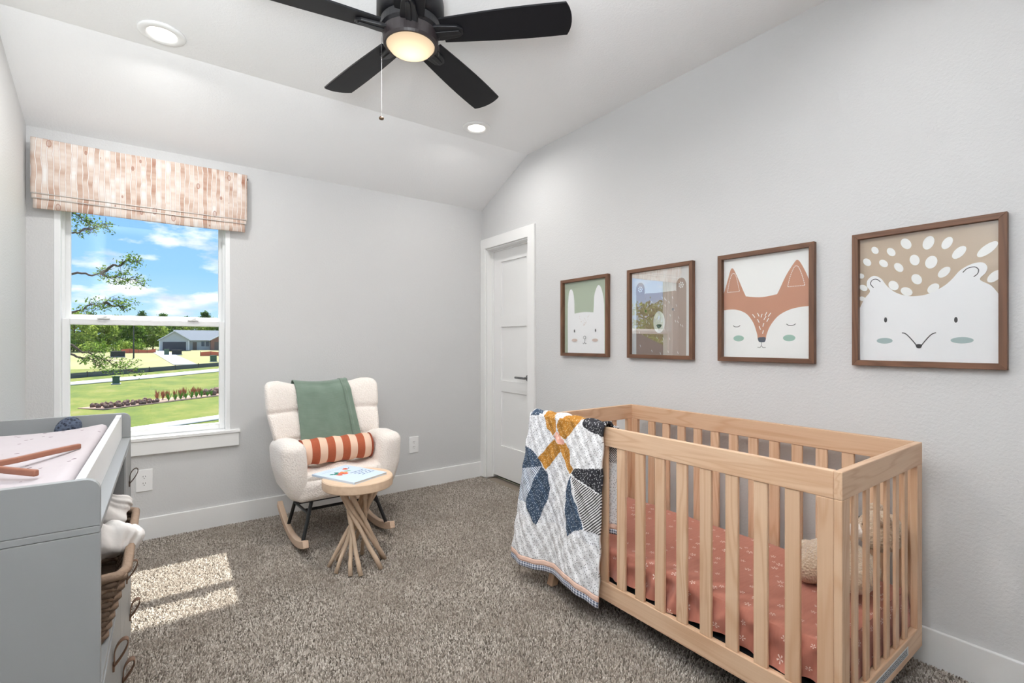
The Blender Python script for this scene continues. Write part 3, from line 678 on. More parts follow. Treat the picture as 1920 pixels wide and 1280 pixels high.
# ================================================================== framed prints
def build_pictures():
    PW, PH, FW, FD = 0.462, 0.546, 0.022, 0.028
    iw, ih = PW-2*FW, PH-2*FW
    class Art:
        """flat printed shapes; u to the viewer's right, v downwards, 0..1 over the sheet"""
        def __init__(s): s.m = MB(); s.names = []; s.k = 0
        def pt(s, u, v, lift): return (lift, (0.5-u)*iw, (0.5-v)*ih)
        def mat(s, n):
            if n not in s.names: s.names.append(n)
            return s.names.index(n)
        def poly(s, pts, mat):
            s.k += 1; lift = -0.0003*s.k
            p = [(min(1, max(0, u)), min(1, max(0, v))) for u, v in pts]
            bm = [s.pt(u, v, lift) for u, v in p]
            ar = sum(p[i][0]*p[(i+1) % len(p)][1]-p[(i+1) % len(p)][0]*p[i][1] for i in range(len(p)))
            f = tuple(range(len(p)))
            s.m.add(bm, [f if ar < 0 else f[::-1]], s.mat(mat))
        def oval(s, u, v, ru, rv, mat, rot=0.0, n=24):
            asp = ih/iw; q = []
            for i in range(n):
                a = 2*math.pi*i/n; x, y = ru*math.cos(a), rv*asp*math.sin(a)
                q.append((u+x*math.cos(rot)-y*math.sin(rot), v+(x*math.sin(rot)+y*math.cos(rot))/asp))
            s.poly(q, mat)
        def line(s, pts, w, mat):
            asp = ih/iw; P = [Vector((u, v*asp)) for u, v in pts]; L = []; Rr = []
            for i, p in enumerate(P):
                t = (P[min(i+1, len(P)-1)]-P[max(0, i-1)]).normalized(); n = Vector((-t.y, t.x))*w/2
                L.append(p+n); Rr.append(p-n)
            s.poly([(q.x, q.y/asp) for q in L+Rr[::-1]], mat)
        def dashes(s, pts, w, mat, n):
            P = [Vector(p) for p in pts]; ls = [0.0]
            for i in range(1, len(P)): ls.append(ls[-1]+(P[i]-P[i-1]).length)
            def at(d):
                for i in range(1, len(P)):
                    if d <= ls[i]+1e-9: return P[i-1].lerp(P[i], (d-ls[i-1])/max(1e-9, ls[i]-ls[i-1]))
                return P[-1]
            for k in range(n): s.line([tuple(at(ls[-1]*(k+0.15)/n)), tuple(at(ls[-1]*(k+0.75)/n))], w, mat)
    def sm(pts, n=6, closed=False):
        """Catmull-Rom through points"""
        out = []; N = len(pts); rng = N if closed else N-1
        for i in range(rng):
            p = [Vector(pts[(i+k) % N]) if closed else Vector(pts[min(max(i+k, 0), N-1)]) for k in (-1, 0, 1, 2)]
            for j in range(n):
                t = j/n; q = 0.5*((2*p[1])+(-p[0]+p[2])*t+(2*p[0]-5*p[1]+4*p[2]-p[3])*t*t+(-p[0]+3*p[1]-3*p[2]+p[3])*t**3); out.append((q.x, q.y))
        if not closed: out.append(tuple(pts[-1]))
        return out
    def arc(u, v, ru, rv, a0, a1, n=12): return [(u+ru*math.cos(R(a)), v+rv*math.sin(R(a))) for a in np.linspace(a0, a1, n)]
    rr = random.Random(3)
    def bunny():
        a = Art(); a.poly([(0, 0), (1, 0), (1, 1), (0, 1)], 'print_sage')
        b = [(0.08, 1), (0.075, 0.5)]+sm([(0.08, 0.30), (0.11, 0.14), (0.16, 0.095), (0.21, 0.14), (0.24, 0.26), (0.245, 0.40), (0.25, 0.445)])+sm([(0.27, 0.442), (0.48, 0.432), (0.69, 0.445)])+sm([(0.70, 0.36), (0.71, 0.22), (0.76, 0.12), (0.81, 0.085), (0.865, 0.13), (0.91, 0.25), (0.93, 0.36)])+[(0.935, 0.6), (0.935, 1)]
        a.poly(b, 'print_pale')
        for i in range(26):
            t = rr.random(); y = 0.47+0.14*rr.random(); h = (0.63-y)/0.16
            u = 0.48+(rr.random()-.5)*0.34*h
            a.line([(u, y), (u-0.012*(u-.48)*8, y+0.011)], 0.005, 'print_blush')
        for u in (0.25, 0.745): a.oval(u, 0.69, 0.012, 0.021, 'print_ink')
        a.line(arc(0.495, 0.785, 0.026, 0.020, 0, 360, 24), 0.006, 'print_ink')
        a.line([(0.497, 0.805), (0.498, 0.852)], 0.006, 'print_ink'); a.line(sm([(0.455, 0.858), (0.478, 0.872), (0.498, 0.852), (0.518, 0.870), (0.54, 0.862)]), 0.006, 'print_ink')
        for u in (0.255, 0.735): a.oval(u, 0.822, 0.068, 0.021, 'print_blush')
        return a
    def bear():
        a = Art(); a.poly([(0, 0), (1, 0), (1, 1), (0, 1)], 'print_white')
        def ear(c): return sm([(c-0.078, 0.27), (c-0.075, 0.18), (c-0.04, 0.135), (c+0.0, 0.125), (c+0.045, 0.14), (c+0.075, 0.19), (c+0.08, 0.27)])
        a.poly([(0.08, 1), (0.08, 0.27)]+ear(0.155)+sm([(0.25, 0.262), (0.5, 0.268), (0.75, 0.262)])+ear(0.845)+[(0.925, 0.6), (0.92, 1)], 'print_bear')
        for c in (0.155, 0.845):
            for k in range(7): a.oval(c+0.032*math.cos(k*.9), 0.205+0.028*math.sin(k*.9), 0.011, 0.010, 'print_white')
            a.oval(c, 0.205, 0.012, 0.011, 'print_white')
        for i in range(44):
            u, v = 0.12+0.76*rr.random(), 0.31+0.66*rr.random()
            if abs(u-.5) < .14 and .45 < v < .78: continue
            a.line([(u, v), (u+0.012, v+0.026)], 0.008, 'print_white')
        a.oval(0.49, 0.615, 0.098, 0.128, 'print_white', 0.0, 32)
        a.poly(sm([(0.445, 0.648), (0.49, 0.640), (0.535, 0.648), (0.515, 0.678), (0.49, 0.688), (0.465, 0.678)], 5, True), 'print_slate')
        a.line([(0.49, 0.685), (0.49, 0.71)], 0.006, 'print_ink'); a.line(sm([(0.465, 0.722), (0.49, 0.708), (0.515, 0.722)]), 0.006, 'print_ink')
        for u in (0.26, 0.72): a.oval(u, 0.475, 0.017, 0.017, 'print_ink')
        return a
    def fox():
        a = Art(); a.poly([(0, 0), (1, 0), (1, 1), (0, 1)], 'print_white')
        top = [(0, 0.345)]+sm([(0.0, 0.345), (0.05, 0.21), (0.085, 0.115), (0.108, 0.095), (0.135, 0.12), (0.19, 0.22), (0.27, 0.375), (0.30, 0.395), (0.46, 0.412), (0.62, 0.398), (0.655, 0.378), (0.74, 0.23), (0.83, 0.115), (0.862, 0.095), (0.895, 0.125), (0.95, 0.22), (1.0, 0.335)])
        low = sm([(1.0, 0.525), (0.9, 0.528), (0.78, 0.548), (0.66, 0.60), (0.57, 0.69), (0.525, 0.78), (0.51, 0.83), (0.43, 0.83), (0.415, 0.77), (0.37, 0.66), (0.29, 0.57), (0.18, 0.525), (0.08, 0.515), (0.0, 0.52)])
        a.poly(top+low, 'print_fox')
        a.poly(sm([(0.428, 0.808), (0.47, 0.803), (0.512, 0.806), (0.512, 0.838), (0.495, 0.85), (0.45, 0.85), (0.43, 0.838)], 5, True), 'print_slate')
        a.line([(0.468, 0.85), (0.466, 0.885)], 0.005, 'print_slate'); a.line(sm([(0.42, 0.90), (0.45, 0.902), (0.466, 0.884), (0.482, 0.902), (0.515, 0.902)]), 0.005, 'print_ink')
        for u, w in ((0.165, 0.042), (0.795, 0.048)): a.line(arc(u, 0.678, w, 0.018, 175, 5), 0.007, 'print_ink')
        for u in (0.19, 0.775): a.oval(u, 0.812, 0.066, 0.030, 'print_mint')
        for u, v, du in ((0.36, 0.575, .03), (0.42, 0.565, .02), (0.475, 0.575, -.012), (0.53, 0.56, -.022), (0.575, 0.57, -.03), (0.52, 0.60, -.025), (0.42, 0.625, .02), (0.495, 0.665, -.012), (0.55, 0.62, -.022), (0.44, 0.695, .016), (0.49, 0.735, -.01)):
            a.line([(u, v), (u+du, v+0.034)], 0.009, 'print_white')
        for c, w, yb in ((0.125, 0.078, 0.338), (0.852, 0.09, 0.335)):
            a.dashes([(c-w, yb)]+sm([(c-w, yb), (c-w*.72, 0.245), (c-0.025, 0.165), (c, 0.148), (c+0.028, 0.168), (c+w*.7, 0.245), (c+w, yb)])+[(c-w, yb)], 0.007, 'print_white', 34)
        return a
    def hedgehog():
        a = Art(); a.poly([(0, 0), (1, 0), (1, 1), (0, 1)], 'print_tan')
        for u, v, l, w, ang in ((0.125, 0.10, .040, .022, 60), (0.255, 0.13, .046, .024, 58), (0.37, 0.08, .056, .030, 62), (0.535, 0.095, .062, .034, 105), (0.665, 0.115, .056, .029, 115), (0.745, 0.195, .062, .030, 128), (0.925, 0.195, .082, .030, 138),
                                (0.06, 0.19, .044, .024, 55), (0.195, 0.215, .044, .024, 50), (0.315, 0.26, .050, .025, 58), (0.435, 0.215, .052, .030, 75), (0.555, 0.245, .058, .036, 100), (0.645, 0.33, .055, .028, 130), (0.45, 0.365, .052, .030, 65), (0.97, 0.39, .060, .028, 130), (0.275, 0.40, .05, .03, 60), (0.375, 0.455, .05, .03, 40), (0.57, 0.445, .05, .03, 130), (0.03, 0.40, .04, .022, 40), (0.01, 0.30, .03, .02, 40), (0.02, 0.49, .03, .018, 30)):
            a.oval(u, v, l, w, 'print_white', R(ang))
        body = [(0, 1), (0, 0.565)]+sm([(0.0, 0.565), (0.04, 0.49), (0.085, 0.435), (0.06, 0.39), (0.065, 0.34), (0.115, 0.308), (0.175, 0.335), (0.225, 0.40), (0.29, 0.455), (0.37, 0.487), (0.45, 0.495), (0.54, 0.482), (0.64, 0.435), (0.70, 0.385), (0.755, 0.325), (0.83, 0.288), (0.895, 0.285), (0.925, 0.318), (0.915, 0.36), (0.88, 0.405), (0.95, 0.455), (1.0, 0.525)])+[(1, 1)]
        a.poly(body, 'print_pale')
        a.line(sm([(0.115, 0.405), (0.09, 0.372), (0.105, 0.342), (0.14, 0.338), (0.172, 0.362)]), 0.007, 'print_ink')
        a.line(sm([(0.77, 0.345), (0.80, 0.318), (0.845, 0.312), (0.87, 0.332), (0.865, 0.362), (0.84, 0.382)]), 0.007, 'print_ink')
        a.oval(0.213, 0.672, 0.012, 0.021, 'print_ink'); a.oval(0.725, 0.688, 0.012, 0.021, 'print_ink')
        a.oval(0.205, 0.84, 0.064, 0.023, 'print_grey_mint'); a.oval(0.765, 0.838, 0.076, 0.023, 'print_grey_mint')
        a.line(sm([(0.342, 0.778), (0.375, 0.79), (0.43, 0.85), (0.46, 0.893)]), 0.008, 'print_ink'); a.line(sm([(0.59, 0.78), (0.555, 0.795), (0.51, 0.845), (0.475, 0.893)]), 0.008, 'print_ink')
        a.poly(sm([(0.445, 0.872), (0.468, 0.866), (0.49, 0.872), (0.484, 0.893), (0.466, 0.899), (0.45, 0.892)], 5, True), 'print_ink')
        return a
    items = [(2.424, bunny, 'framed print of a white rabbit on sage green, nearest the door'), (1.801, bear, 'framed print of a brown bear with the window mirrored in its glass'),
             (1.191, fox, 'framed print of a sleeping rust-red fox with closed eyes'), (0.583, hedgehog, 'framed print of a white hedgehog with tan spotted back, over the crib end')]
    for y, art, lab in items:
        p = empty('framed_picture', (XR, y, 1.398), label=lab, cat='picture', group='framed animal prints on the wall')
        h, w = PH/2, PW/2
        for sgn in (-1, 1):
            pts = [(sgn*w, -h), (sgn*w, h), (sgn*(w-FW), h-FW), (sgn*(w-FW), -h+FW)]
            MB().prism(pts, 0, -FD, -0.002).build('frame_side', 'walnut_z', p, bevel=0.0012)
            pts = [(-w, sgn*h), (w, sgn*h), (w-FW, sgn*(h-FW)), (-w+FW, sgn*(h-FW))]
            MB().prism(pts, 0, -FD, -0.002).build('frame_rail', 'walnut_y', p, bevel=0.0012)
        a = art(); o = a.m.build('print', a.names, p, loc=(-0.0035, 0, 0))
        # squeeze the ink layers together
        top = max(1, a.k); 
        for v in o.data.vertices: v.co.x *= min(1.0, 0.004/(0.0003*top))
        MB().box(-0.0145, -0.0125, -w+FW-0.002, w-FW+0.002, -h+FW-0.002, h-FW+0.002).build('glazing', 'picture_glass_glossy' if art is bear else 'picture_glass', p)
        MB().box(-0.0025, -0.001, -w+FW-0.004, w-FW+0.004, -h+FW-0.004, h-FW+0.004).build('backing_board', 'paper', p)
build_pictures()

# ================================================================== crib
def build_crib():
    X0, X1, Y0, Y1, ZT = 1.555, 2.272, 0.562, 1.932, 0.853
    cx, cy = (X0+X1)/2, (Y0+Y1)/2
    c = empty('baby_crib', (cx, cy, 0), label='natural pine slatted crib against the picture wall', cat='crib')
    a, b = (X1-X0)/2, (Y1-Y0)/2          # half depth, half length
    rb = 0.0025
    # top rails
    for s in (-1, 1):
        lo, hi = sorted((s*a, s*(a-0.022))); box('top_rail', 'pine_y', c, lo, hi, -b+0.022, b-0.022, 0.772, ZT, rb)
        lo, hi = sorted((s*b, s*(b-0.022))); box('end_top_rail', 'pine_x', c, -a, a, lo, hi, 0.772, ZT, rb)
        lo, hi = sorted((s*a, s*(a-0.024))); box('bottom_rail', 'pine_y', c, lo, hi, -b+0.022, b-0.022, 0.102, 0.18, rb)
        lo, hi = sorted((s*b, s*(b-0.024))); box('end_bottom_rail', 'pine_x', c, -a, a, lo, hi, 0.102, 0.18, rb)
    for sx in (-1, 1):
        for sy in (-1, 1):
            lo, hi = sorted((sx*a, sx*(a-0.055))); l2, h2 = sorted((sy*b, sy*(b-0.022)))
            box('corner_post', 'pine_z', c, lo, hi, l2, h2, 0.18, 0.772, rb)
            l3, h3 = sorted((sy*(b-0.022), sy*(b-0.066))); lo2, hi2 = sorted((sx*a, sx*(a-0.022)))
            box('stile', 'pine_z', c, lo2, hi2, l3, h3, 0.18, 0.772, rb)
            # short foot, set in and splayed
            m = MB(); fx, fy = sx*(a-0.05), sy*(b-0.09)
            t = 0.02; dx, dy = sx*0.012, sy*0.02
            m.add([(fx-t, fy-t, 0.102), (fx+t, fy-t, 0.102), (fx+t, fy+t, 0.102), (fx-t, fy+t, 0.102), (fx-t+dx, fy-t+dy, 0), (fx+t+dx, fy-t+dy, 0), (fx+t+dx, fy+t+dy, 0), (fx-t+dx, fy+t+dy, 0)],
                  [(0, 1, 2, 3), (7, 6, 5, 4), (0, 4, 5, 1), (1, 5, 6, 2), (2, 6, 7, 3), (3, 7, 4, 0)])
            m.build('foot', 'pine_z', c, bevel=0.003)
    # slats
    for s in (-1, 1):
        for i in range(12):
            y = 0.6985+0.0975*i-cy
            lo, hi = sorted((s*(a-0.004), s*(a-0.018)))
            box('slat', 'pine_z', c, lo, hi, y-0.0225, y+0.0225, 0.18, 0.772, 0.003)
        for i in range(6):
            x = 1.672+0.0885*i-cx
            lo, hi = sorted((s*(b-0.005), s*(b-0.015)))
            box('end_slat', 'pine_z', c, x-0.017, x+0.017, lo, hi, 0.18, 0.772, 0.003)
    # mattress support with steel frame
    m = MB(); m.box(-a+0.028, a-0.028, -b+0.03, b-0.03, 0.165, 0.178)
    m.build('mattress_support', 'metal_black', c)
    # compliance label on the near end rail
    l = MB().box(-0.155, 0.20, -b-0.0008, -b, 0.128, 0.158).build('safety_label', 'label_white', c); l['label'] = 'pale printed safety label'
    t = MB()
    for r_ in range(4):
        x = -0.145
        while x < 0.185:
            wd = random.uniform(0.006, 0.022)
            t.box(x, min(x+wd, 0.19), -b-0.0012, -b-0.0008, 0.132+r_*0.0062, 0.1345+r_*0.0062); x += wd+0.004
    t.build('label_print', 'label_ink', l)
    # mattress with fitted sheet
    mt = empty('crib_mattress', (cx, cy, 0.18), label='crib mattress in a rust muslin sheet with white sprigs', cat='mattress')
    ha, hb, T = a-0.036, b-0.034, 0.135
    nu, nv = 150, 110
    # shell: param around cross-section (front bottom -> top -> back bottom) and along length, ends rounded
    P = np.zeros((nu, nv, 3)); U = np.zeros((nu, nv, 2)); rc = 0.03
    path = []
    L = [('l', (-ha, 0.012), (-ha, T-rc)), ('a', (-ha+rc, T-rc), 180, 90), ('l', (-ha+rc, T), (ha-rc, T)), ('a', (ha-rc, T-rc), 90, 0), ('l', (ha, T-rc), (ha, 0.012))]
    for seg in L:
        if seg[0] == 'l':
            k = 26 if abs(seg[1][0]-seg[2][0]) > .1 else 22
            for t in np.linspace(0, 1, k, endpoint=False): path.append((seg[1][0]+(seg[2][0]-seg[1][0])*t, seg[1][1]+(seg[2][1]-seg[1][1])*t))
        else:
            for an in np.linspace(seg[2], seg[3], 10, endpoint=False): path.append((seg[1][0]+rc*math.cos(R(an)), seg[1][1]+rc*math.sin(R(an))))
    path.append((ha, 0.012)); path = np.array(path); nv = len(path)
    d = np.concatenate([[0], np.cumsum(np.hypot(*np.diff(path, axis=0).T))])
    ys = np.linspace(-hb, hb, 170); rows = []
    rows_uv = []
    def row(y, sc, zmax):
        x = path[:, 0].copy(); z = np.minimum(path[:, 1], zmax)
        side = np.abs(x) > ha-0.012
        wr = np.where(side, 1.0, 0.0)
        fold = 0.008*np.sin(y*38+2*np.sin(y*9)+z*20)+0.006*np.sin(y*71+1+z*35)+0.004*np.sin(y*23-z*60)
        x = x*1.0 + np.sign(x)*fold*wr*np.clip((T-z)/0.04, 0, 1) + np.sign(x)*wr*0.008*np.clip((0.06-z)/0.05, 0, 1)
        z = z + np.where(side & (z < 0.05), 0.012*np.sin(y*17)*np.clip((0.05-z)/0.05, 0, 1), 0)
        z = np.maximum(z, 0.004)
        top = (path[:, 1] > T-0.004)
        z = z+np.where(top, 0.0025*np.sin(y*9+x*14)+0.0018*np.sin(y*31-x*23), 0)
        return np.stack([x, np.full_like(x, y), z], 1)
    for y in ys: rows.append(row(y, 1, T)); rows_uv.append(np.stack([d, np.full_like(d, y)], 1))
    P = np.array(rows); U = np.array(rows_uv)
    grid_mesh('fitted_sheet', P[::-1], U[::-1], 'rust_sheet', mt)
    for s in (-1, 1):   # ends
        prof = rows[0] if s < 0 else rows[-1]
        n = len(prof); E = np.zeros((n, 7, 3)); EU = np.zeros((n, 7, 2))
        for j, t in enumerate(np.linspace(0, 1, 7)):
            E[:, j, 0] = prof[:, 0]; E[:, j, 1] = s*(hb+0.001+0.012*math.sin(t*math.pi/2)); E[:, j, 2] = 0.004+(prof[:, 2]-0.004)*(1-t)
            EU[:, j, 0] = prof[:, 0]; EU[:, j, 1] = t*T
        grid_mesh('sheet_end', E if s > 0 else E[::-1], EU if s > 0 else EU[::-1], 'rust_sheet', mt)
build_crib()

def build_plush():
    t = empty('teddy_bear', (2.042, 0.716, 0.318), label='fluffy beige teddy bear lying in the crib corner', cat='plush toy')
    # local coordinates: +x towards the wall, +y along the crib
    body = ((-0.005, 0.03, 0.085), (0.105, 0.125, 0.082)); head = ((0.125, -0.058, 0.20), (0.076, 0.074, 0.074))
    def fuzz(X, Y, Z): return 0.0022*np.sin(X*210+np.sin(Y*180))*np.sin(Y*190)*np.sin(Z*205+1)
    def f(X, Y, Z):
        d = ell(X, Y, Z, *body); d = smin(d, ell(X, Y, Z, *head), 0.03)
        d = smin(d, ell(X, Y, Z, (-0.07, 0.105, 0.052), (0.06, 0.055, 0.05)), 0.02)
        d = smin(d, ell(X, Y, Z, (0.09, 0.16, 0.05), (0.055, 0.08, 0.047)), 0.02)
        d = smin(d, ell(X, Y, Z, (-0.07, -0.05, 0.075), (0.07, 0.05, 0.048)), 0.02)
        d = smin(d, ell(X, Y, Z, (0.135, 0.06, 0.085), (0.045, 0.07, 0.042)), 0.02)
        return d+fuzz(X, Y, Z)
    sdf_obj('fur_body', f, (-0.22, -0.16, -0.01), (0.22, 0.27, 0.31), 0.0065, 'plush_fur', t)
    for dx, dy in ((-0.055, -0.02), (0.05, 0.03)):
        c = (head[0][0]+dx, head[0][1]+dy, 0.262)
        sdf_obj('ear', lambda X, Y, Z: ell(X, Y, Z, c, (0.028, 0.028, 0.026))+fuzz(X, Y, Z), tuple(k-.04 for k in c), tuple(k+.04 for k in c), 0.005, 'plush_fur', t)
    sdf_obj('muzzle', lambda X, Y, Z: ell(X, Y, Z, (0.085, 0.0, 0.192), (0.036, 0.036, 0.030))+fuzz(X, Y, Z), (0.03, -.06, .14), (0.15, .06, .25), 0.005, 'plush_pale', t)
    MB().lathe([(0, .008), (.008, .005), (.01, 0), (.007, -.006), (0, -.008)], 12, (0.066, 0.028, 0.203)).build('nose', 'toy_black', t, smooth=True)
    for dx, dy in ((0.052, -0.028), (0.125, 0.008)):
        MB().lathe([(0, .006), (.005, .004), (.006, 0), (.005, -.004), (0, -.006)], 10, (dx+0.012, dy+0.004, 0.228)).build('eye', 'toy_black', t, smooth=True)
build_plush()

# ================================================================== quilt over the crib rail
def build_quilt():
    q = empty('patchwork_quilt', (1.555, 1.70, 0.0), label='patchwork baby quilt in navy, mustard and white hung over the crib rail', cat='quilt')
    nt_, nf, ni, no = 150, 170, 70, 14
    T = np.linspace(0, 1, nt_)                      # across: 0 far end of crib, 1 near
    top = 0.853+0.007
    # pattern polygons on the front face in (t, s)
    Lx = lambda y: np.interp(y, [95, 190, 300, 430, 620, 880, 960], [233, 205, 178, 152, 130, 95, 92])
    Rx = lambda y: np.interp(y, [170, 240, 300, 440, 830, 1200], [670, 642, 622, 601, 591, 576])
    def ts(p):
        x, y = p
        yt = lambda t: 98+t*85
        yb = lambda t: np.interp(t, [0, .2, .45, .62, .8, 1], [925, 985, 1050, 1085, 1160, 1205])
        t = 0.5
        for _ in range(12):
            s = (y-yt(t))/(yb(t)-yt(t)); yy = y
            t = np.clip((x-Lx(yy))/(Rx(yy)-Lx(yy)), -0.05, 1.05)
        return float(t), float((y-yt(t))/(yb(t)-yt(t)))
    polys = [('quilt_mustard', [(318, 90), (385, 100), (395, 180), (392, 215), (360, 245), (330, 195)]), ('quilt_mustard', [(360, 262), (395, 300), (393, 345), (290, 450), (258, 372)]),
             ('quilt_mustard', [(405, 175), (450, 120), (540, 130), (540, 160), (470, 230), (430, 270), (405, 240)]), ('quilt_mustard', [(395, 300), (425, 290), (448, 330), (445, 420), (462, 460), (440, 490), (395, 350)]),
             ('quilt_pink', [(365, 247), (395, 215), (420, 270), (415, 300), (395, 300)]),
             ('quilt_navy', [(170, 295), (180, 300), (225, 330), (262, 380), (272, 425), (150, 440), (140, 380)]), ('quilt_blue_stripe', [(150, 438), (272, 425), (245, 470), (180, 645), (120, 628), (130, 520)]),
             ('quilt_navy', [(272, 425), (300, 480), (313, 570), (300, 640), (265, 720), (235, 795), (205, 720), (180, 645), (245, 470)]),
             ('quilt_navy', [(230, 60), (300, 60), (305, 112), (238, 114)]), ('quilt_black', [(545, 100), (690, 100), (680, 200), (640, 242), (600, 225), (560, 190)]),
             ('quilt_navy', [(447, 490), (455, 600), (490, 700), (520, 828), (470, 850), (432, 885), (418, 700), (418, 600)]),
             ('quilt_black', [(447, 485), (470, 455), (620, 433), (620, 602), (530, 552)]), ('quilt_black_stripe', [(450, 500), (530, 560), (615, 605), (605, 837), (525, 830), (490, 690)])]
    mats = ['quilt_white_tick', 'quilt_white_cross', 'quilt_navy', 'quilt_black', 'quilt_mustard', 'quilt_pink', 'quilt_blue_stripe', 'quilt_black_stripe']
    def inside(poly, x, y):
        c = np.zeros(x.shape, bool); n = len(poly)
        for i in range(n):
            x0, y0 = poly[i]; x1, y1 = poly[(i+1) % n]
            k = ((y0 > y) != (y1 > y)); c ^= k & (x < (x1-x0)*(y-y0)/((y1-y0) if y1 != y0 else 1e-9)+x0)
        return c
    # ---- surface: s from hem of the front up over the rail and down inside
    front_len = np.interp(T, [0, .25, .5, .75, 1], [0.70, 0.70, 0.695, 0.70, 0.715])
    def front(t, s):
        """s 0 at rail top front .. 1 at the hem"""
        y = (1.955-0.50*t)*(1-s)+s*(2.045-0.585*t)
        fold = 0.020*np.sin(t*9.2+0.9)*s**0.8 + 0.012*np.exp(-((t-0.47+0.03*s)/0.05)**2)*(1-s)*1.0
        puff = 0.004*np.sin(t*42+s*5)*np.sin(s*36+t*3)
        x = 1.545-0.012-0.035*s-fold-puff-0.014*np.exp(-((t-0.2)/.14)**2)*s
        z = top-s*np.interp(t, T, front_len)
        z = z - 0.012*np.sin(t*7)*s
        return x, y, z
    S = np.linspace(0, 1, nf); P = np.zeros((nt_, no+nf, 3)); U = np.zeros((nt_, no+nf, 2)); mi = np.zeros((nt_-1, no+nf-1), int)
    for i, t in enumerate(T):
        y0 = 1.955-0.50*t
        for j, an in enumerate(np.linspace(10, 165, no)):
            a = R(an); bump_ = 0.006*math.sin(t*31+j*.3)+0.010*math.exp(-((t-.47)/.05)**2)
            P[i, j] = (1.568-math.cos(math.pi-a)*0.030*(-1), y0, top-0.012+(0.020+bump_)*math.sin(a))
            P[i, j, 0] = 1.565+0.030*math.cos(a)
            U[i, j] = (t*0.5, -0.05+0.05*j/no)
        x, y, z = front(np.full(nf, t), S)
        blend = np.exp(-S/0.02)
        P[i, no:, 0] = x; P[i, no:, 1] = y; P[i, no:, 2] = z
        U[i, no:, 0] = t*0.5; U[i, no:, 1] = S*0.70
    tc = (T[:-1]+T[1:])/2; sc = np.concatenate([np.linspace(-0.06, 0, no), S[:-1]+0.5/nf])[:no+nf-1]
    tt, ss = np.meshgrid(tc, sc, indexing='ij')
    for name, pl in polys:
        p = [ts(k) for k in pl]
        mi[inside(p, tt, np.maximum(ss, -0.02))] = mats.index(name)
    cross = (mi == 0) & (((tt > 0.47) & (ss < 0.62)) | (ss > 0.72)); mi[cross] = 1
    P -= np.array([1.555, 1.70, 0])
    grid_mesh('quilt_face', P, U, mats, q, midx=mi, thick=0.012)
    # inner fall behind the slats
    nI = 60; SI = np.linspace(0, 1, nI); PI_ = np.zeros((nt_, nI, 3)); UI = np.zeros((nt_, nI, 2)); mI = np.zeros((nt_-1, nI-1), int)
    for i, t in enumerate(T):
        PI_[i, :, 0] = 1.592+0.010*np.sin(t*14)*SI+0.004+0.004*np.sin(t*40+SI*20); PI_[i, :, 1] = 1.90-0.47*t; PI_[i, :, 2] = top-0.004-SI*0.43
        UI[i, :, 0] = t*.5; UI[i, :, 1] = -SI*.45
    s2 = (SI[:-1]+SI[1:])/2; _, s2m = np.meshgrid(tc, s2, indexing='ij')
    mI[s2m < 0.38] = mats.index('quilt_black_stripe'); mI[s2m >= 0.38] = 1
    PI_ -= np.array([1.555, 1.70, 0])
    grid_mesh('quilt_inner_fall', PI_[::-1], UI[::-1], mats, q, midx=mI, thick=0.010)
    def strip(name, Pe, depth0, depth1, mat, dx):
        A = np.zeros((nt_, 4, 3)); UU = np.zeros((nt_, 4, 2))
        for k, dd in enumerate(np.linspace(depth0, depth1, 4)):
            A[:, k] = Pe; A[:, k, 2] -= dd; A[:, k, 0] -= 0.25*dd*dx
            UU[:, k, 0] = T*.5; UU[:, k, 1] = dd
        grid_mesh(name, A, UU, mat, q, thick=0.012)
    strip('hem_band', P[:, -1], 0.0, 0.026, 'quilt_hem_pink', 0.2); strip('hem_binding', P[:, -1], 0.026, 0.052, 'quilt_gingham', 0.2)
    strip('hem_band', PI_[:, -1], 0.0, 0.022, 'quilt_hem_pink', 0); strip('hem_binding', PI_[:, -1], 0.022, 0.044, 'quilt_gingham', 0)
build_quilt()
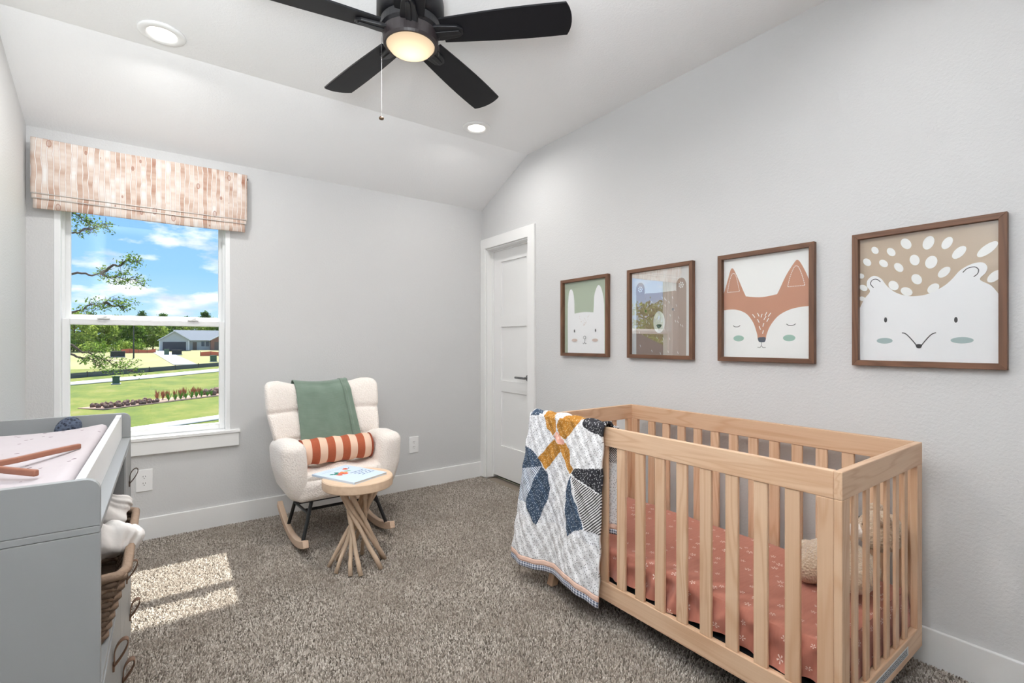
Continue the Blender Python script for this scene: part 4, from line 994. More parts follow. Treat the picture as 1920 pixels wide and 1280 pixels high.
# ================================================================== rocking chair
CHX, CHY = 0.905, 3.20
BOX = -0.028        # the back sits a touch off the rocker centre line
def back_y(x, z):      # centre surface of the backrest (local)
    return 0.150+(z-0.42)*0.30-0.115*(np.abs(x-BOX)/0.36)**2.4
def build_chair():
    c = empty('rocking_chair', (CHX, CHY, 0), label='cream boucle wingback rocking chair with wooden rockers', cat='armchair')
    def back(X, Y, Z):
        w = np.interp(Z, [0.30, 0.45, 0.60, 0.80, 0.97], [0.27, 0.30, 0.33, 0.357, 0.362])
        zt = 0.925+0.045*np.clip(np.abs(X-BOX)/0.27, 0, 1)**2
        groove = 0.016*np.exp(-((Z-0.775)/0.010)**2)+0.016*np.exp(-((Z-0.60)/0.010)**2)
        t = 0.058+0.012*np.sin(np.clip((Z-0.60)/0.175, 0, 1)*math.pi)+0.010*np.sin(np.clip((Z-0.775)/0.19, 0, 1)*math.pi)-groove
        y = back_y(X, Z)
        front = np.where(Y < y, t, 0.052)
        return rbox(np.abs(X-BOX*np.clip((Z-0.45)/0.3, 0, 1))-w, np.abs(Y-y)-front, np.maximum(Z-zt, 0.33-Z), 0.045)*0.8
    sdf_obj('backrest', back, (-0.42, -0.10, 0.30), (0.42, 0.46, 1.0), 0.011, 'boucle', c)
    for s in (-1, 1):
        def arm(X, Y, Z):
            xc = np.interp(Z, [0.28, 0.45, 0.66], [0.250, 0.284, 0.298])
            th = np.interp(Z, [0.28, 0.50, 0.66], [0.060, 0.072, 0.070])
            zt = 0.642-0.04*np.clip((Y+0.05)/0.3, 0, 1)
            fr = -0.235+0.05*np.clip((0.45-Z)/0.17, 0, 1)**2*0.6
            return rbox(np.abs(s*X-xc)-th, np.maximum(Y-0.22, fr-Y), np.maximum(Z-zt, 0.285-Z), 0.058)*0.9
        sdf_obj('armrest', arm, (min(s*.15, s*.42), -0.28, 0.26), (max(s*.15, s*.42), 0.27, 0.70), 0.010, 'boucle', c)
    def base(X, Y, Z):
        return rbox(np.abs(X)-0.285, np.maximum(Y-0.26, -0.225-Y), np.maximum(Z-0.415, 0.285-Z), 0.04)
    sdf_obj('seat_base', base, (-0.32, -0.27, 0.26), (0.32, 0.30, 0.44), 0.010, 'boucle', c)
    def seat(X, Y, Z):
        hump = 0.016*np.cos(X/0.125*math.pi/1.0)*np.clip((Y+0.22)/0.2, 0, 1)
        return rbox(np.abs(X)-0.245, np.maximum(Y-0.18, -0.212-Y), np.maximum(Z-(0.452+hump), 0.39-Z), 0.03)*0.85
    sdf_obj('seat', seat, (-0.28, -0.25, 0.36), (0.28, 0.22, 0.50), 0.009, 'boucle', c)
    for s in (-1, 1):
        # rocker: bent wood runner
        m = MB(); n = 26; ring = []
        for i in range(n+1):
            y = -0.325+0.765*i/n; z = (y-0.02)**2/(2*0.92)
            sl = (y-0.02)/0.92; nx = math.sqrt(1+sl*sl); ny_, nz_ = -sl/nx, 1/nx
            for dx, h in ((-0.016, 0), (0.016, 0), (0.016, 0.042), (-0.016, 0.042)):
                ring.append((s*0.255+dx, y+ny_*h, z+nz_*h+0.001))
        fs = []
        for i in range(n):
            for k in range(4): fs.append((i*4+k, i*4+(k+1) % 4, i*4+4+(k+1) % 4, i*4+4+k))
        fs += [(3, 2, 1, 0), (n*4, n*4+1, n*4+2, n*4+3)]
        fs = [tuple(reversed(f)) for f in fs]
        m.add(ring, fs); r = m.build('rocker', 'oak_y', c, bevel=0.003)
        MB().tube([(s*0.255, -0.27, 0.052), (s*0.255, -0.274, 0.066)], 0.005, 8).build('bolt', 'metal_black', r)
        MB().tube([(s*0.18, -0.155, 0.30), (s*0.250, -0.225, 0.070)], 0.0105, 12).build('leg', 'metal_black', c, smooth=False)
        MB().tube([(s*0.20, 0.10, 0.30), (s*0.250, 0.17, 0.048)], 0.0105, 12).build('leg', 'metal_black', c, smooth=False)
        MB().tube([(s*0.205, -0.185, 0.205), (s*0.217, 0.128, 0.195)], 0.009, 10).build('side_stretcher', 'metal_black', c)
    MB().tube([(-0.21, -0.08, 0.202), (0.21, -0.08, 0.202)], 0.009, 10).build('cross_stretcher', 'metal_black', c)
    MB().tube([(-0.215, 0.10, 0.197), (0.215, 0.10, 0.197)], 0.009, 10).build('cross_stretcher', 'metal_black', c)
build_chair()

def build_throw():
    o = empty('throw_blanket', (CHX, CHY, 0), label='sage green knitted throw draped over the rocking chair back', cat='blanket')
    nu, nv = 60, 90; U = np.zeros((nu, nv, 2)); P = np.zeros((nu, nv, 3))
    for i, u in enumerate(np.linspace(0, 1, nu)):
        for j, v in enumerate(np.linspace(0, 1, nv)):
            d = v*0.78                      # length along the drape, starting at the front hem
            xl, xr = -0.200+0.0*d, 0.150
            front = 0.40
            sp = max(0.0, (front-d)/front)
            x = (xl+0.015*sp)*(1-u)+(xr+0.045*sp)*u
            zt = 0.925+0.045*min(1, abs(x-BOX)/0.27)**2+0.020
            yt = float(back_y(np.array(x), np.array(zt)))
            if d < front:
                z = zt-0.03-(front-d)+0.0; z = zt-0.02-(front-d)*0.97
                y = float(back_y(np.array(x), np.array(z)))-0.080-0.004*math.sin(u*16+z*9)-0.004*math.sin(u*7)
                y -= 0.012*math.exp(-((u-0.9)/0.02)**2)*0.7
                k = max(0.0, 1-(front-d)/0.06); y += k*k*0.035; z += 0.012*k*(1-k)
            elif d < front+0.11:
                a = (d-front)/0.11*math.pi; y = yt-0.045*math.cos(a)+0.002; z = zt-0.014+0.018*math.sin(a)
            else:
                z = zt-0.014-(d-front-0.11); y = float(back_y(np.array(x), np.array(z)))+0.066+0.004*math.sin(u*12)
            P[i, j] = (x, y, z); U[i, j] = (u*0.36, d)
    grid_mesh('throw_cloth', P[::-1], U[::-1], 'sage_knit', o, thick=0.007)
    # turned side hem and a fringe of fold
    A = P[int(nu*0.86):int(nu*0.90)+1].copy(); A[:, :, 1] -= np.where(np.arange(nv) < nv*0.52, 0.006, 0)[None, :]; A[:, :, 2] += np.where((np.arange(nv) >= nv*0.52) & (np.arange(nv) < nv*.66), 0.005, 0)[None, :]; A[:, :, 1] += np.where(np.arange(nv) >= nv*0.66, 0.006, 0)[None, :]
    grid_mesh('throw_hem', A[::-1], U[int(nu*0.86):int(nu*0.90)+1][::-1], 'sage_knit', o, thick=0.004)
build_throw()

def build_bolster():
    o = empty('bolster_cushion', (CHX-0.012, 3.155, 0.545), label='rust and peach striped bolster cushion on the rocking chair', cat='cushion')
    hl, r = 0.222, 0.079
    prof = [(0.0, -hl-0.004), (0.03, -hl-0.007), (0.055, -hl-0.002), (r*0.93, -hl+0.008), (r, -hl+0.03)]
    prof += [(r+0.003*math.sin((z+hl)/0.046*math.pi), z) for z in np.linspace(-hl+0.045, hl-0.045, 30)]
    prof += [(r, hl-0.03), (r*0.93, hl-0.008), (0.055, hl+0.002), (0.03, hl+0.007), (0.0, hl+0.004)]
    m = MB().lathe(prof, 40)
    m.v = [(z, x, -y) for x, y, z in m.v]
    b = m.build('cushion_body', 'bolster_stripe', o, smooth=True)
    for s in (-1, 1):
        pts = [(s*(hl-0.008), 0.076*math.cos(a), 0.076*math.sin(a)) for a in np.linspace(0, 2*math.pi, 41)]
        MB().tube(pts, 0.0045, 8, caps=False).build('piping', 'rust_piping', b, smooth=True)
build_bolster()

# ================================================================== side table and book
TBX, TBY, TBZ = 0.868, 2.650, 0.487
def build_table():
    t = empty('side_table', (TBX, TBY, 0), label='round wooden side table on a twisted bundle of sticks', cat='side table')
    R_ = 0.186
    MB().lathe([(0.0, TBZ-0.052), (R_-0.006, TBZ-0.052), (R_-0.001, TBZ-0.047), (R_, TBZ-0.03), (R_, TBZ-0.005), (R_-0.004, TBZ), (0.0, TBZ)], 64).build('table_top', 'table_wood', t, bevel=0)
    rnd = random.Random(11)
    for i in range(10):
        a = R(36*i+rnd.uniform(-7, 7)-20); b = a+R(142+rnd.uniform(-9, 9)); rt, rb_ = 0.108+rnd.uniform(-.012, .01), 0.146+rnd.uniform(-.015, .012)
        p0 = Vector((rt*math.cos(a), rt*math.sin(a), TBZ-0.05)); p1 = Vector((rb_*math.cos(b), rb_*math.sin(b), 0.001))
        pts = []; w = Vector((rnd.uniform(-1, 1), rnd.uniform(-1, 1), 0))*0.008
        for k in range(9):
            u = k/8; pts.append(p0.lerp(p1, u)+w*math.sin(u*math.pi)+Vector((0.002*math.sin(k*2.1+i), 0.002*math.cos(k*1.7+i), 0)))
        MB().tube(pts, [0.0115+0.0012*math.sin(k*1.3+i) for k in range(9)], 12).build('stick_leg', 'stick_wood', t, smooth=True)
build_table()
def build_book():
    # corners measured on the table top
    o = empty('picture_book', (0.838, 2.695, TBZ), rz=R(25), label='pale blue picture book lying on the side table', cat='book')
    w, h, t = 0.235, 0.325, 0.011
    x0, x1, y0, y1 = -w/2, w/2, -h/2, h/2
    box('pages', 'book_pages', o, x0+0.003, x1-0.003, y0+0.004, y1-0.004, 0.0018, t-0.0018, 0)
    c = MB(); c.box(x0, x1, y0, y1, t-0.0018, t+0.0004); c.build('front_cover', 'book_blue', o, bevel=0.0005)
    box('back_cover', 'book_blue', o, x0, x1, y0, y1, 0.0, 0.0018, 0.0005); box('spine', 'book_blue', o, x0-0.001, x0+0.002, y0, y1, 0.0, t, 0.0005)
    m = MB(); rnd = random.Random(5); zz = t+0.0006
    mats = ['book_teal', 'book_coral', 'book_orange', 'book_green', 'book_ink', 'print_white']
    def blob(cx, cy, r, mi):
        n = 12; m.add([(cx+r*rnd.uniform(.6, 1.1)*math.cos(6.283*k/n), cy+r*rnd.uniform(.6, 1.1)*math.sin(6.283*k/n), zz+mi*0.00005) for k in range(n)], [tuple(range(n))], mi)
    for cx, cy, r, mi in ((-0.055, 0.045, .018, 0), (-0.035, 0.065, .016, 0), (-0.07, 0.06, .015, 0), (-0.03, 0.035, .02, 1), (-0.055, 0.02, .02, 1), (-0.01, 0.05, .016, 2), (-0.02, 0.015, .018, 1), (0.0, 0.03, .014, 2), (0.02, 0.05, .014, 3), (0.035, 0.045, .012, 3), (0.045, 0.09, .018, 1), (0.055, 0.10, .012, 1)): blob(cx, cy, r, mi)
    m.tube([(0.05, 0.075, zz), (0.07, 0.085, zz), (0.08, 0.10, zz)], 0.0016, 6, mi=4)
    for k in range(4):       # handwritten title lines
        y = -0.005-k*0.025; x = 0.0+0.005*k
        for w_ in range(4):
            L = rnd.uniform(.012, .024); pts = [(x+L*i/8, y+0.005*math.sin(i*2.2+w_+k)+0.06*(x-0.0)*0.3, zz) for i in range(9)]
            m.tube(pts, 0.0011, 5, mi=4); x += L+0.006
    for k in range(14): m.box(-0.088+k*0.011, -0.082+k*0.011, 0.118, 0.1205, zz-0.0003, zz, 4)
    m.build('cover_print', mats, o)
build_book()

# ================================================================== changing dresser
DX0, DX1, DY0, DY1 = -0.600, -0.100, 1.242, 2.348
def build_dresser():
    d = empty('changing_dresser', (0, 0, 0), label='pale grey changing dresser with leather loop pulls beside the window', cat='dresser')
    ZB, ZT = 0.128, 0.862; w = 'dresser_white'; fr = DX1
    box('dresser_top', w, d, DX0, fr, DY0, DY1, ZT-0.014, ZT, 0.0015)
    for y0, y1 in ((DY0, DY0+0.018), (DY1-0.018, DY1)): box('end_panel', w, d, DX0, fr, y0, y1, ZB, ZT-0.0145, 0.001)
    box('back_panel', w, d, DX0, DX0+0.008, DY0+0.018, DY1-0.018, ZB, ZT-0.0145, 0)
    box('base_panel', w, d, DX0+0.008, fr-0.02, DY0+0.018, DY1-0.018, ZB, ZB+0.018, 0)
    box('shelf', w, d, DX0+0.008, fr-0.002, DY0+0.018, DY1-0.018, 0.512, 0.528, 0.001)
    ym = 2.03; box('divider', w, d, DX0+0.008, fr-0.002, ym-0.009, ym+0.009, 0.528, ZT-0.0145, 0.001)
    for y in (DY0+0.06, DY1-0.06):
        for x in (DX0+0.06, fr-0.08):
            MB().tube([(x, y, ZB), (x, y, 0.0)], [0.022, 0.014], 14).build('leg', 'oak_z', d)
    def pull(par, y, z, big=1.0, mat='leather', wid=0.018):
        # a leather strap folded into a loop: pinned at the bottom, belly swinging out
        n = 28; P = np.zeros((n+1, 2, 3)); U = np.zeros((n+1, 2, 2))
        for i in range(n+1):
            t = i/n*2*math.pi; q = (1-math.cos(t))/2
            x = fr+0.0035+0.020*big*q-0.0145*big*math.sin(t)*math.sin(t/2); zz = z+0.060*big*q
            for k, sg in enumerate((-1, 1)): P[i, k] = (max(x, fr+0.003), y+sg*wid/2, zz); U[i, k] = (i/n, k)
        o = grid_mesh('leather_pull', P, U, mat, par, thick=0.0025)
        MB().box(fr, fr+0.004, y-wid/2, y+wid/2, z-0.012, z+0.006).build('pull_tab', mat, par)
    dr = box('door', w, d, fr-0.018, fr, ym+0.004, DY1-0.002, 0.512, ZT-0.018, 0.001); pull(dr, 2.215, 0.715, 0.85, 'leather_dark', 0.012)
    yc = (DY0+DY1)/2
    for z0, z1, ps in ((0.325, 0.508, ((1.53, 0.43), (2.06, 0.43))), (ZB+0.002, 0.321, ((1.86, 0.205), (2.26, 0.215)))):
        for k, (a, b) in enumerate(((DY0+0.002, yc-0.002), (yc+0.002, DY1-0.002))):
            f = box('drawer', w, d, fr-0.018, fr, a, b, z0, z1, 0.001)
            for (y, z) in ps:
                if a < y < b: pull(f, y, z, 1.0, 'leather', 0.016 if z > .3 else 0.022)
    # raised changing tray standing on the dresser
    t = empty('changing_tray', (0, 0, ZT+0.0005), label='pale grey rounded-corner changing tray standing on the dresser', cat='tray')
    def board(y0, y1):
        r = 0.024; H = 0.092; x0, x1 = DX0+0.004, fr+0.0
        pts = [(x0, 0.0), (x1, 0.0)]+[(x1-r+r*math.cos(a), H-r+r*math.sin(a)) for a in np.linspace(0, math.pi/2, 9)]+[(x0+r+r*math.cos(a), H-r+r*math.sin(a)) for a in np.linspace(math.pi/2, math.pi, 9)]
        MB().prism(pts, 1, y0, y1).build('end_board', w, t, bevel=0.0008)
    board(DY0, DY0+0.016); board(DY1-0.016, DY1)
    box('front_board', 'dresser_edge', t, fr-0.042, fr-0.026, DY0+0.016, DY1-0.016, 0.0, 0.086, 0.001)
    box('rear_board', 'dresser_edge', t, DX0+0.004, DX0+0.02, DY0+0.016, DY1-0.016, 0.0, 0.086, 0.001)
    MB().box(fr-0.044, fr-0.024, 2.235, 2.238, 0.0855, 0.0866).build('joint_line', 'nickel', t)
    # changing pad
    p = empty('changing_pad', ((DX0+fr)/2-0.013, 0, ZT), label='cushioned changing pad in a pale star-print cover', cat='changing pad')
    hx = (fr-DX0)/2-0.044; py0, py1 = DY0+0.03, DY1-0.115
    def pad(X, Y, Z):
        top = 0.058+0.020*np.clip(np.abs(X)/hx, 0, 1)**2.5
        return rbox(np.abs(X)-hx, np.maximum(Y-py1, py0-Y), np.maximum(Z-top, 0.002-Z), 0.02)*0.9
    v, q = surface_nets(pad, (-hx-.03, py0-.03, -0.02), (hx+.03, py1+.03, 0.11), 0.012)
    me = fast_mesh('pad_cover', v, q); o = link_mesh('pad_cover', me, ['pad_cover', 'pad_end'], p, smooth=True)
    mi = np.zeros(len(me.polygons), np.int32)
    for f in me.polygons:
        if f.center.y < py0+0.022: mi[f.index] = 1
    me.polygons.foreach_set('material_index', mi)
    # wooden hanger lying on the pad
    h = empty('wooden_hanger', (-0.30, 1.50, 0.9445), label='reddish wooden clothes hanger lying on the changing pad', cat='hanger')
    def bar(pts, wd, th, name, par):
        m = MB(); P = [Vector(x) for x in pts]; vs = []
        for i, a in enumerate(P):
            tt = (P[min(i+1, len(P)-1)]-P[max(i-1, 0)]).normalized(); s = Vector((-tt.y, tt.x, 0)).normalized()*wd/2
            for sg, zz in ((-1, -th/2), (1, -th/2), (1, th/2), (-1, th/2)): vs.append(a+s*sg+Vector((0, 0, zz)))
        fs = []
        for i in range(len(P)-1):
            for k in range(4): fs.append((i*4+k, i*4+(k+1) % 4, i*4+4+(k+1) % 4, i*4+4+k))
        n = len(P)-1; fs += [(3, 2, 1, 0), (n*4, n*4+1, n*4+2, n*4+3)]
        return m.add(vs, fs).build(name, 'hanger_wood', par, bevel=0.003)
    bar([(-0.07, 0.02, 0.0), (0.02, 0.10, 0.0), (0.075, 0.17, 0.0), (0.118, 0.232, -0.002)], 0.012, 0.014, 'hanger_arm', h)
    bar([(-0.07, 0.02, 0.0), (0.00, 0.018, 0.0), (0.05, -0.045, 0.0), (0.082, -0.075, -0.002)], 0.012, 0.014, 'hanger_arm', h)
    MB().tube([(-0.07, 0.02, 0.0), (-0.10, 0.02, 0.004), (-0.125, 0.035, 0.004), (-0.13, 0.06, 0.004), (-0.11, 0.075, 0.004)], 0.002, 8).build('hanger_hook', 'chrome', h, smooth=True)
    # speckled blue soft toy behind the pad
    b = empty('soft_toy', (-0.272, 2.29, ZT), label='dark blue speckled soft toy tucked behind the changing pad', cat='plush toy')
    def toy(X, Y, Z):
        dd = ell(X, Y, Z, (0, 0, 0.045), (0.036, 0.028, 0.046)); return smin(dd, ell(X, Y, Z, (0.012, -0.004, 0.07), (0.024, 0.02, 0.024)), 0.015)
    sdf_obj('toy_body', toy, (-.06, -.05, -.01), (.06, .05, .12), 0.005, 'blue_speckle', b)
build_dresser()

def build_basket():
    b = empty('wicker_basket', (0, 0, 0.529), label='brown woven wicker basket on the open dresser shelf', cat='basket')
    # tapered tub pulled slightly out of the shelf: x from back to front
    y0, y1, H = 1.42, 1.965, 0.158
    xb, xf0, xf1 = -0.44, -0.112, -0.070
    def ring(u, off=0.0):
        xf = xf0+(xf1-xf0)*u; ya, yb_ = y0+0.02*(1-u), y1-0.02*(1-u); r = 0.025; out = []
        for cx, cy, a0 in ((xf-r, yb_-r, 0), (xb+r, yb_-r, 90), (xb+r, ya+r, 180), (xf-r, ya+r, 270)):
            for k in range(5):
                a = R(a0+k*22.5); out.append(Vector((cx+(r+off)*math.cos(a), cy+(r+off)*math.sin(a), 0)))
        return out
    def dense(u, n):
        rg = ring(u); rg = rg+[rg[0]]; ls = [0]
        for i in range(1, len(rg)): ls.append(ls[-1]+(rg[i]-rg[i-1]).length)
        out = []; j = 1
        for k in range(n):
            d = ls[-1]*k/n
            while ls[j] < d: j += 1
            out.append(rg[j-1].lerp(rg[j], (d-ls[j-1])/max(1e-9, ls[j]-ls[j-1])))
        return out
    rows = 14; n = 144; cen = Vector(((xb+xf0)/2, (y0+y1)/2, 0))
    for i in range(rows):
        u = (i+0.5)/rows; pts = []
        for k, p in enumerate(dense(u, n)):
            tng = (p-cen); out = tng.normalized()*0.0045*math.sin(k/n*2*math.pi*36+i*math.pi)
            q = p+out; q.z = u*H; pts.append(tuple(q))
        pts.append(pts[0]); pts.append(pts[1])
        MB().tube(pts, 0.0075, 6, caps=False, flat=0.75).build('woven_strand', 'wicker' if i % 2 else 'wicker_dark', b, smooth=True)
    pts = [(p.x, p.y, H) for p in dense(1.0, 48)]; pts += [pts[0], pts[1]]
    MB().tube(pts, 0.011, 8, caps=False).build('rim', 'wicker', b, smooth=True)
    for k, p in enumerate(dense(0.0, 24)):
        t_ = dense(1.0, 24)[k]
        MB().tube([(p.x*1.0, p.y, 0.004), (t_.x, t_.y, H-0.004)], 0.005, 6).build('stake', 'wicker_dark', b)
    m = MB(); rg = ring(0.0); m.add([(p.x, p.y, 0.004) for p in rg], [tuple(range(len(rg)))]); m.add([(p.x, p.y, 0.001) for p in rg], [tuple(reversed(range(len(rg))))]); m.build('basket_floor', 'wicker_dark', b)
    # muslin cloths in and over the basket
    def cloth(name, lab, pts, r, flat, seed):
        o = empty(name, pts[0], label=lab, cat='cloth', group='white muslin cloths in the basket')
        m = MB(); rnd = random.Random(seed); P0 = Vector(pts[0]); P = [Vector(p)-P0 for p in pts]; n = 16; k = 26; line = []; rs = []
        for i in range(k+1):
            u = i/k*(len(P)-1); j = min(int(u), len(P)-2); line.append(tuple(P[j].lerp(P[j+1], u-j))); rs.append(r*(0.55+0.45*math.sin(math.pi*min(1, max(0, 0.15+0.7*i/k))))*(1+0.10*math.sin(i*1.9+seed)))
        m.tube(line, rs, n, flat=flat)
        m.v = [(x+0.004*math.sin(y*90+z*70+seed), y+0.004*math.sin(x*80+z*95), z+0.004*math.sin(x*85+y*75)) for x, y, z in m.v]
        m.build('cloth_fold', 'muslin', o, smooth=True, sub=1)
    cloth('muslin_cloth', 'rolled white muslin cloth lying over the basket rim', [(-0.30, 1.50, 0.685), (-0.18, 1.56, 0.72), (-0.10, 1.615, 0.715), (-0.058, 1.645, 0.69)], 0.046, 0.8, 1)
    cloth('muslin_cloth', 'white muslin cloth standing upright in the wicker basket', [(-0.20, 1.78, 0.60), (-0.15, 1.80, 0.68), (-0.115, 1.83, 0.735), (-0.105, 1.85, 0.765)], 0.045, 0.45, 4)
    cloth('muslin_cloth', 'cream printed muslin cloth leaning at the back of the basket', [(-0.33, 1.66, 0.60), (-0.27, 1.69, 0.70), (-0.22, 1.72, 0.75)], 0.05, 0.5, 9)
build_basket()
# ================================================================== outdoors
def ground_z(x, y):
    return np.interp(y, [0, 70, 95, 150, 400], [-3.2, -3.2, -2.5, -0.75, -0.2])
def build_ground():
    def strip(name, y0, y1, ny, mat, lab, cat, dz=0.0, kind='structure'):
        ys = np.linspace(y0, y1, ny); xs = np.linspace(-140, 120, 40); P = np.zeros((40, ny, 3))
        P[:, :, 0] = xs[:, None]; P[:, :, 1] = ys[None, :]; P[:, :, 2] = ground_z(xs[:, None], ys[None, :])+dz
        o = grid_mesh(name, P, P[:, :, :2], mat); tag(o, lab, cat, kind=kind)
    strip('lawn', 4.4, 92, 30, 'lawn', 'bright green front lawn below the window', 'lawn')
    strip('field', 92, 420, 40, 'field', 'pale dry grass field across the road', 'field')
    def ribbon(name, A, B, w, mat, lab, cat, lift=0.03, n=24):
        A, B = np.array(A, float), np.array(B, float); d = (B-A)/np.linalg.norm(B-A); nr = np.array([-d[1], d[0]])*w/2; P = np.zeros((n, 2, 3))
        for i, t in enumerate(np.linspace(0, 1, n)):
            for k, s in enumerate((1, -1)):
                q = A+(B-A)*t+nr*s; P[i, k] = (q[0], q[1], ground_z(q[0], q[1])+lift)
        o = grid_mesh(name, P, P[:, :, :2], mat, thick=0.05); tag(o, lab, cat, kind='structure')
    ribbon('sidewalk', (-30, 14.5), (40, 54.5), 1.5, 'concrete', 'pale concrete sidewalk crossing the lawn under the window', 'sidewalk')
    ribbon('road', (-70, 12.8), (60, 130.8), 3.6, 'concrete', 'pale concrete road beyond the planting bed', 'road', 0.05)
    ribbon('driveway', (3.0, 96), (-1.0, 148), 3.2, 'concrete', 'pale driveway leading to the far garage', 'driveway', 0.06)
    # mulch bed
    ribbon('planting_bed_soil', (-3.9, 42.2), (9.0, 52.1), 2.4, 'mulch', 'brown mulch strip of the planting bed in the lawn', 'soil', 0.03)
    # silt fence behind the road
    f = empty('silt_fence', (0, 0, 0), label='low dark silt fence along the far side of the road', cat='fence')
    A, B = Vector((-70, 21.5, 0)), Vector((55, 134.5, 0)); n = 42
    for i in range(n):
        p, q = A.lerp(B, i/n), A.lerp(B, (i+1)/n)
        zp, zq = float(ground_z(p.x, p.y)), float(ground_z(q.x, q.y))
        d = (q-p).normalized(); nr = Vector((-d.y, d.x, 0))*0.03
        vs = []
        for pt, z in ((p, zp), (q, zq)):
            for s in (-1, 1):
                for zz in (0.0, 0.6): vs.append((pt.x+nr.x*s, pt.y+nr.y*s, z+zz))
        MB().add(vs, [(0, 1, 3, 2), (4, 6, 7, 5), (0, 4, 5, 1), (2, 3, 7, 6), (1, 5, 7, 3), (0, 2, 6, 4)]).build('fence_cloth', 'silt_fence', f)
        MB().box(p.x-0.05, p.x+0.05, p.y-0.05, p.y+0.05, zp, zp+0.7).build('stake', 'bark', f)
build_ground()

def leaf_mesh(name, centres, per, spread, size, seed):
    rg = np.random.default_rng(seed); C = np.repeat(np.array(centres), per, 0); n = len(C)
    C = C+rg.normal(0, 1, (n, 3))*np.array(spread)*0.55
    a = rg.normal(0, 1, (n, 3)); a /= np.linalg.norm(a, axis=1)[:, None]; b = np.cross(a, rg.normal(0, 1, (n, 3))); b /= np.linalg.norm(b, axis=1)[:, None]
    s = size*rg.uniform(.6, 1.3, n)[:, None]
    V = np.stack([C-a*s, C+b*s*.45, C+a*s, C-b*s*.45], 1).reshape(-1, 3)
    return fast_mesh(name, V, np.arange(n*4).reshape(n, 4))
def crown_pts(h, rx, n, rnd, base=0.35, pine=False):
    out = []
    while len(out) < n:
        u = rnd.uniform(base, 1.0); k = (u-base)/(1-base)
        prof = (1-k)**0.75+0.08 if pine else math.sqrt(max(0, 1-(2*k-0.85)**2/1.35))
        a, r = rnd.uniform(0, 6.283), math.sqrt(rnd.random())*rx*prof
        out.append((r*math.cos(a), r*math.sin(a), u*h))
    return out
def build_trees():
    rnd = random.Random(21)
    def tree(x, y, h, rx, lab, mat, pine=False, name='woodland_tree', group='trees along the far woodland edge', n=150, per=16, base=0.3, ls=0.34):
        z = float(ground_z(x, y)); t = empty(name, (x, y, z), label=lab, cat='tree', group=group)
        MB().tube([(0, 0, -0.2), (0.05*rx, 0, h*.4), (0, 0.04*rx, h*.92)], [h*.022, h*.016, h*.004], 8).build('trunk', 'bark', t, smooth=True)
        pts = crown_pts(h, rx, n, rnd, base, pine)
        b = MB()
        for p in pts[::9]: b.tube([(0, 0, p[2]*.8), (p[0]*.6, p[1]*.6, p[2]*.93), p], [h*.006, h*.004, h*.002], 5)
        b.build('branches', 'bark', t)
        link_mesh('foliage', leaf_mesh('foliage', pts, per, (rx*.24, rx*.24, h*.05), ls, rnd.randrange(999)), mat, t)
    # woodland edge far behind the field
    for i, (s, y, h, rx, mat, pine, lab) in enumerate((
            (-0.135, 165, 12.5, 4.2, 'leaf_d', 0, 'tall broad green tree at the far woodland edge, next to the window stile'),
            (-0.112, 150, 11.0, 3.8, 'leaf_c', 0, 'light yellow-green tree at the woodland edge behind the near branch'),
            (-0.092, 172, 12.0, 3.6, 'leaf_b', 1, 'dark green pine at the woodland edge beyond the near branch'),
            (-0.076, 155, 9.5, 3.4, 'leaf_c', 0, 'pale green rounded tree left of the lamp post in the far woodland'),
            (-0.058, 170, 11.5, 3.6, 'leaf_a', 0, 'mid-green tree behind the lamp post at the woodland edge'),
            (-0.042, 156, 8.5, 3.0, 'leaf_d', 0, 'low green tree just beside the far lamp post'),
            (-0.028, 176, 13.2, 3.0, 'leaf_b', 1, 'dark pine rising above the woodland between post and garage'),
            (-0.014, 160, 9.5, 3.2, 'leaf_c', 0, 'light green tree close to the far garage gable'),
            (0.000, 182, 13.0, 3.4, 'leaf_b', 1, 'dark pine standing above the far garage roof'),
            (0.015, 188, 11.0, 4.0, 'leaf_a', 0, 'green tree behind the grey roof of the far house'),
            (0.032, 190, 12.5, 3.0, 'leaf_b', 1, 'dark pine over the middle of the far house roof'),
            (0.046, 186, 11.5, 4.0, 'leaf_c', 0, 'yellow-green tree behind the second gable of the far house'),
            (0.060, 192, 15.0, 3.6, 'leaf_b', 1, 'tallest dark pine above the far house'),
            (0.078, 184, 12.0, 4.0, 'leaf_a', 0, 'green tree at the far right of the woodland by the window edge'),
            (-0.160, 158, 12.0, 4.5, 'leaf_b', 0, 'dark green broad tree hidden mostly by the window frame'),
            (0.100, 190, 12.0, 4.2, 'leaf_b', 0, 'dark tree beyond the far house porch'))):
        tree(s*y, y, h*0.80, rx, lab, mat, bool(pine), per=20, base=0.12)
    # undergrowth bushes along the wood
    for i in range(9):
        x = -21+i*2.0+rnd.uniform(-.5, .5); y = 146+rnd.uniform(-3, 4)
        z = float(ground_z(x, y)); b = empty('woodland_bush', (x, y, z), label='leafy green bush in front of the far woodland', cat='bush', group='bushes along the woodland edge')
        pts = [(rnd.gauss(0, 1.0), rnd.gauss(0, .7), abs(rnd.gauss(0.9, .7))) for _ in range(40)]
        link_mesh('foliage', leaf_mesh('foliage', pts, 18, (0.6, 0.5, 0.5), 0.22, i), ('leaf_a', 'leaf_c', 'leaf_d')[i % 3], b)
    # near tree whose limbs reach into view
    t = empty('oak_tree', (-3.6, 10.6, -3.2), label='near oak tree reaching leafy branches across the window', cat='tree')
    MB().tube([(0, 0, -0.1), (0.1, 0, 2), (0.0, 0.1, 4.2), (0.15, 0, 7.5)], [.26, .21, .17, .07], 12).build('trunk', 'bark', t, smooth=True)
